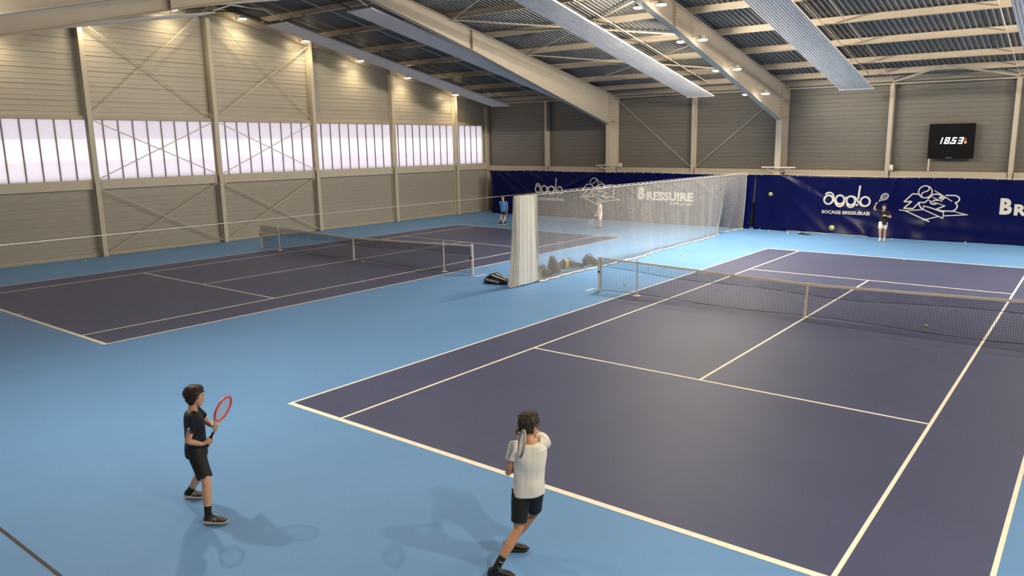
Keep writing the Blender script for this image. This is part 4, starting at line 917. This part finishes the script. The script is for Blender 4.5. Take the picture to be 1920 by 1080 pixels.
# --- far player in black shirt, racket raised
J3 = dict(head=(3.49,28.775,1.53), shR=(3.315,28.655,1.36), shL=(3.64,28.885,1.33), elR=(3.135,28.46,1.47), elL=(3.78,28.84,1.09), wrR=(3.22,28.36,1.70), wrL=(3.63,28.57,1.18),
          hipR=(3.42,28.725,.84), hipL=(3.57,28.84,.82), knR=(3.415,28.63,.47), anR=(3.42,28.73,.11), knL=(3.575,28.80,.46), anL=(3.575,28.85,.11))
R3B = Vector((3.20,28.33,1.69)); R3T = Vector((3.66,28.56,2.16)); R3A = (R3T-R3B).normalized(); g3 = R3B+R3A*.07
def h3(mb): grip_hand(mb, J3['wrR'], g3, R3A, (-.2,.5,-.4)); open_hand(mb, J3['wrL'], (-.6,-.5,.1), (.2,-.5,.6), 1, .7, 1)
P3 = dict(front=(.35,-.94,0), look=(-.1,-1,-.02), hands=h3, skin=SKIN, hair=HAIR2, shirt=NAVY, shorts=WHITEF, sockm=SOCKW, shoe=SHW, solem=SOLW, lacem=SOCKW, vox=.009, short_len=.72, sock=.30, loose=.014, sleeve=.6,
          feet=dict(R=((3.40,28.79,0),(3.44,28.5,0),.002), L=((3.57,28.91,0),(3.60,28.6,0),.002)), seed=8.0)
p3 = person(J3, P3)[0]; tag(p3, 'far player in black shirt and white shorts with raised racket before the curtain', 'person', 'players on the courts')
racket(R3B, R3T, (.35,-.8,.3), mat('silver_racket_frame', (.55,.55,.58), .35), 'silver racket raised by the far player in the black shirt')

# --- far player in blue shirt by the left court
J4 = dict(head=(-15.90,25.11,1.505), shR=(-16.03,25.02,1.285), shL=(-15.755,25.225,1.275), elR=(-16.10,25.11,1.02), elL=(-15.70,25.26,1.0), wrR=(-16.02,25.2,.84), wrL=(-15.69,25.19,.76),
          hipR=(-15.965,25.06,.80), hipL=(-15.825,25.165,.80), knR=(-15.995,25.02,.44), anR=(-16.01,25.02,.10), knL=(-15.805,25.165,.44), anL=(-15.81,25.17,.10))
R4B = Vector((-15.68,25.15,.74)); R4T = Vector((-15.83,25.0,.095)); R4A = (R4T-R4B).normalized(); g4 = R4B+R4A*.07
def h4(mb): grip_hand(mb, J4['wrL'], g4, R4A, (.5,.5,.1)); open_hand(mb, J4['wrR'], (.3,.5,-.6), (.2,.9,0), 1, .5)
BLUEF = mat('bright_blue_shirt', (.05,.22,.60), .75)
P4 = dict(front=(.5,-.86,0), look=(.0,-1,-.05), hands=h4, skin=SKIN, hair=HAIR, shirt=BLUEF, shorts=BLACKF, sockm=SOCKB, shoe=SHB, solem=SOLW, lacem=LACE, vox=.009, short_len=.58, sock=.32, girth=.92, arm=.88, leg=.88, loose=.014,
          feet=dict(R=((-15.99,25.09,0),(-16.08,24.83,0),.002), L=((-15.79,25.24,0),(-15.85,24.98,0),.002)), seed=11.0)
p4, _, V4, f4, s4, u4 = person(J4, P4); tag(p4, 'far player in bright blue shirt and black shorts by the gathered net', 'person', 'players on the courts')
racket(R4B, R4T, (.85,.5,0), mat('white_racket_frame', (.7,.68,.64), .4), 'white racket hanging from the hand of the blue shirted player')

# --- far player in white behind the dividing net
J5 = dict(head=(-10.0,25.95,1.495), shR=(-10.06,26.10,1.29), shL=(-9.86,25.86,1.29), elR=(-10.13,26.10,1.02), elL=(-9.79,25.83,1.02), wrR=(-10.22,26.0,.82), wrL=(-9.86,25.72,.82),
          hipR=(-9.98,26.03,.80), hipL=(-9.89,25.91,.80), knR=(-10.01,26.03,.44), anR=(-10.06,26.05,.10), knL=(-9.87,25.90,.44), anL=(-9.87,25.95,.10))
R5B = Vector((-9.88,25.64,.80)); R5T = Vector((-10.30,25.42,.30)); R5A = (R5T-R5B).normalized(); g5 = R5B+R5A*.07
def h5(mb): grip_hand(mb, J5['wrL'], g5, R5A, (.4,.2,.5)); open_hand(mb, J5['wrR'], (-.3,-.3,-.8), (-.3,.9,0), 1, .5)
P5 = dict(front=(-.80,-.60,0), look=(-.85,-.5,-.15), hands=h5, skin=SKIN, hair=HAIR2, shirt=WHITEF, shorts=WHITEF, sockm=SOCKB, shoe=SHB, solem=SOLW, lacem=LACE, vox=.009, short_len=.72, sock=.12, girth=.9, arm=.9, leg=.9, loose=.016,
          feet=dict(R=((-10.02,26.07,0),(-10.28,25.94,0),.002), L=((-9.82,25.99,0),(-10.08,25.85,0),.002)), seed=14.0)
p5 = person(J5, P5)[0]; tag(p5, 'far player in white shirt and shorts seen through the dividing net', 'person', 'players on the courts')
racket(R5B, R5T, (.4,-.8,0), MATS['grey_racket_frame'], 'dark racket held low by the player behind the dividing net')
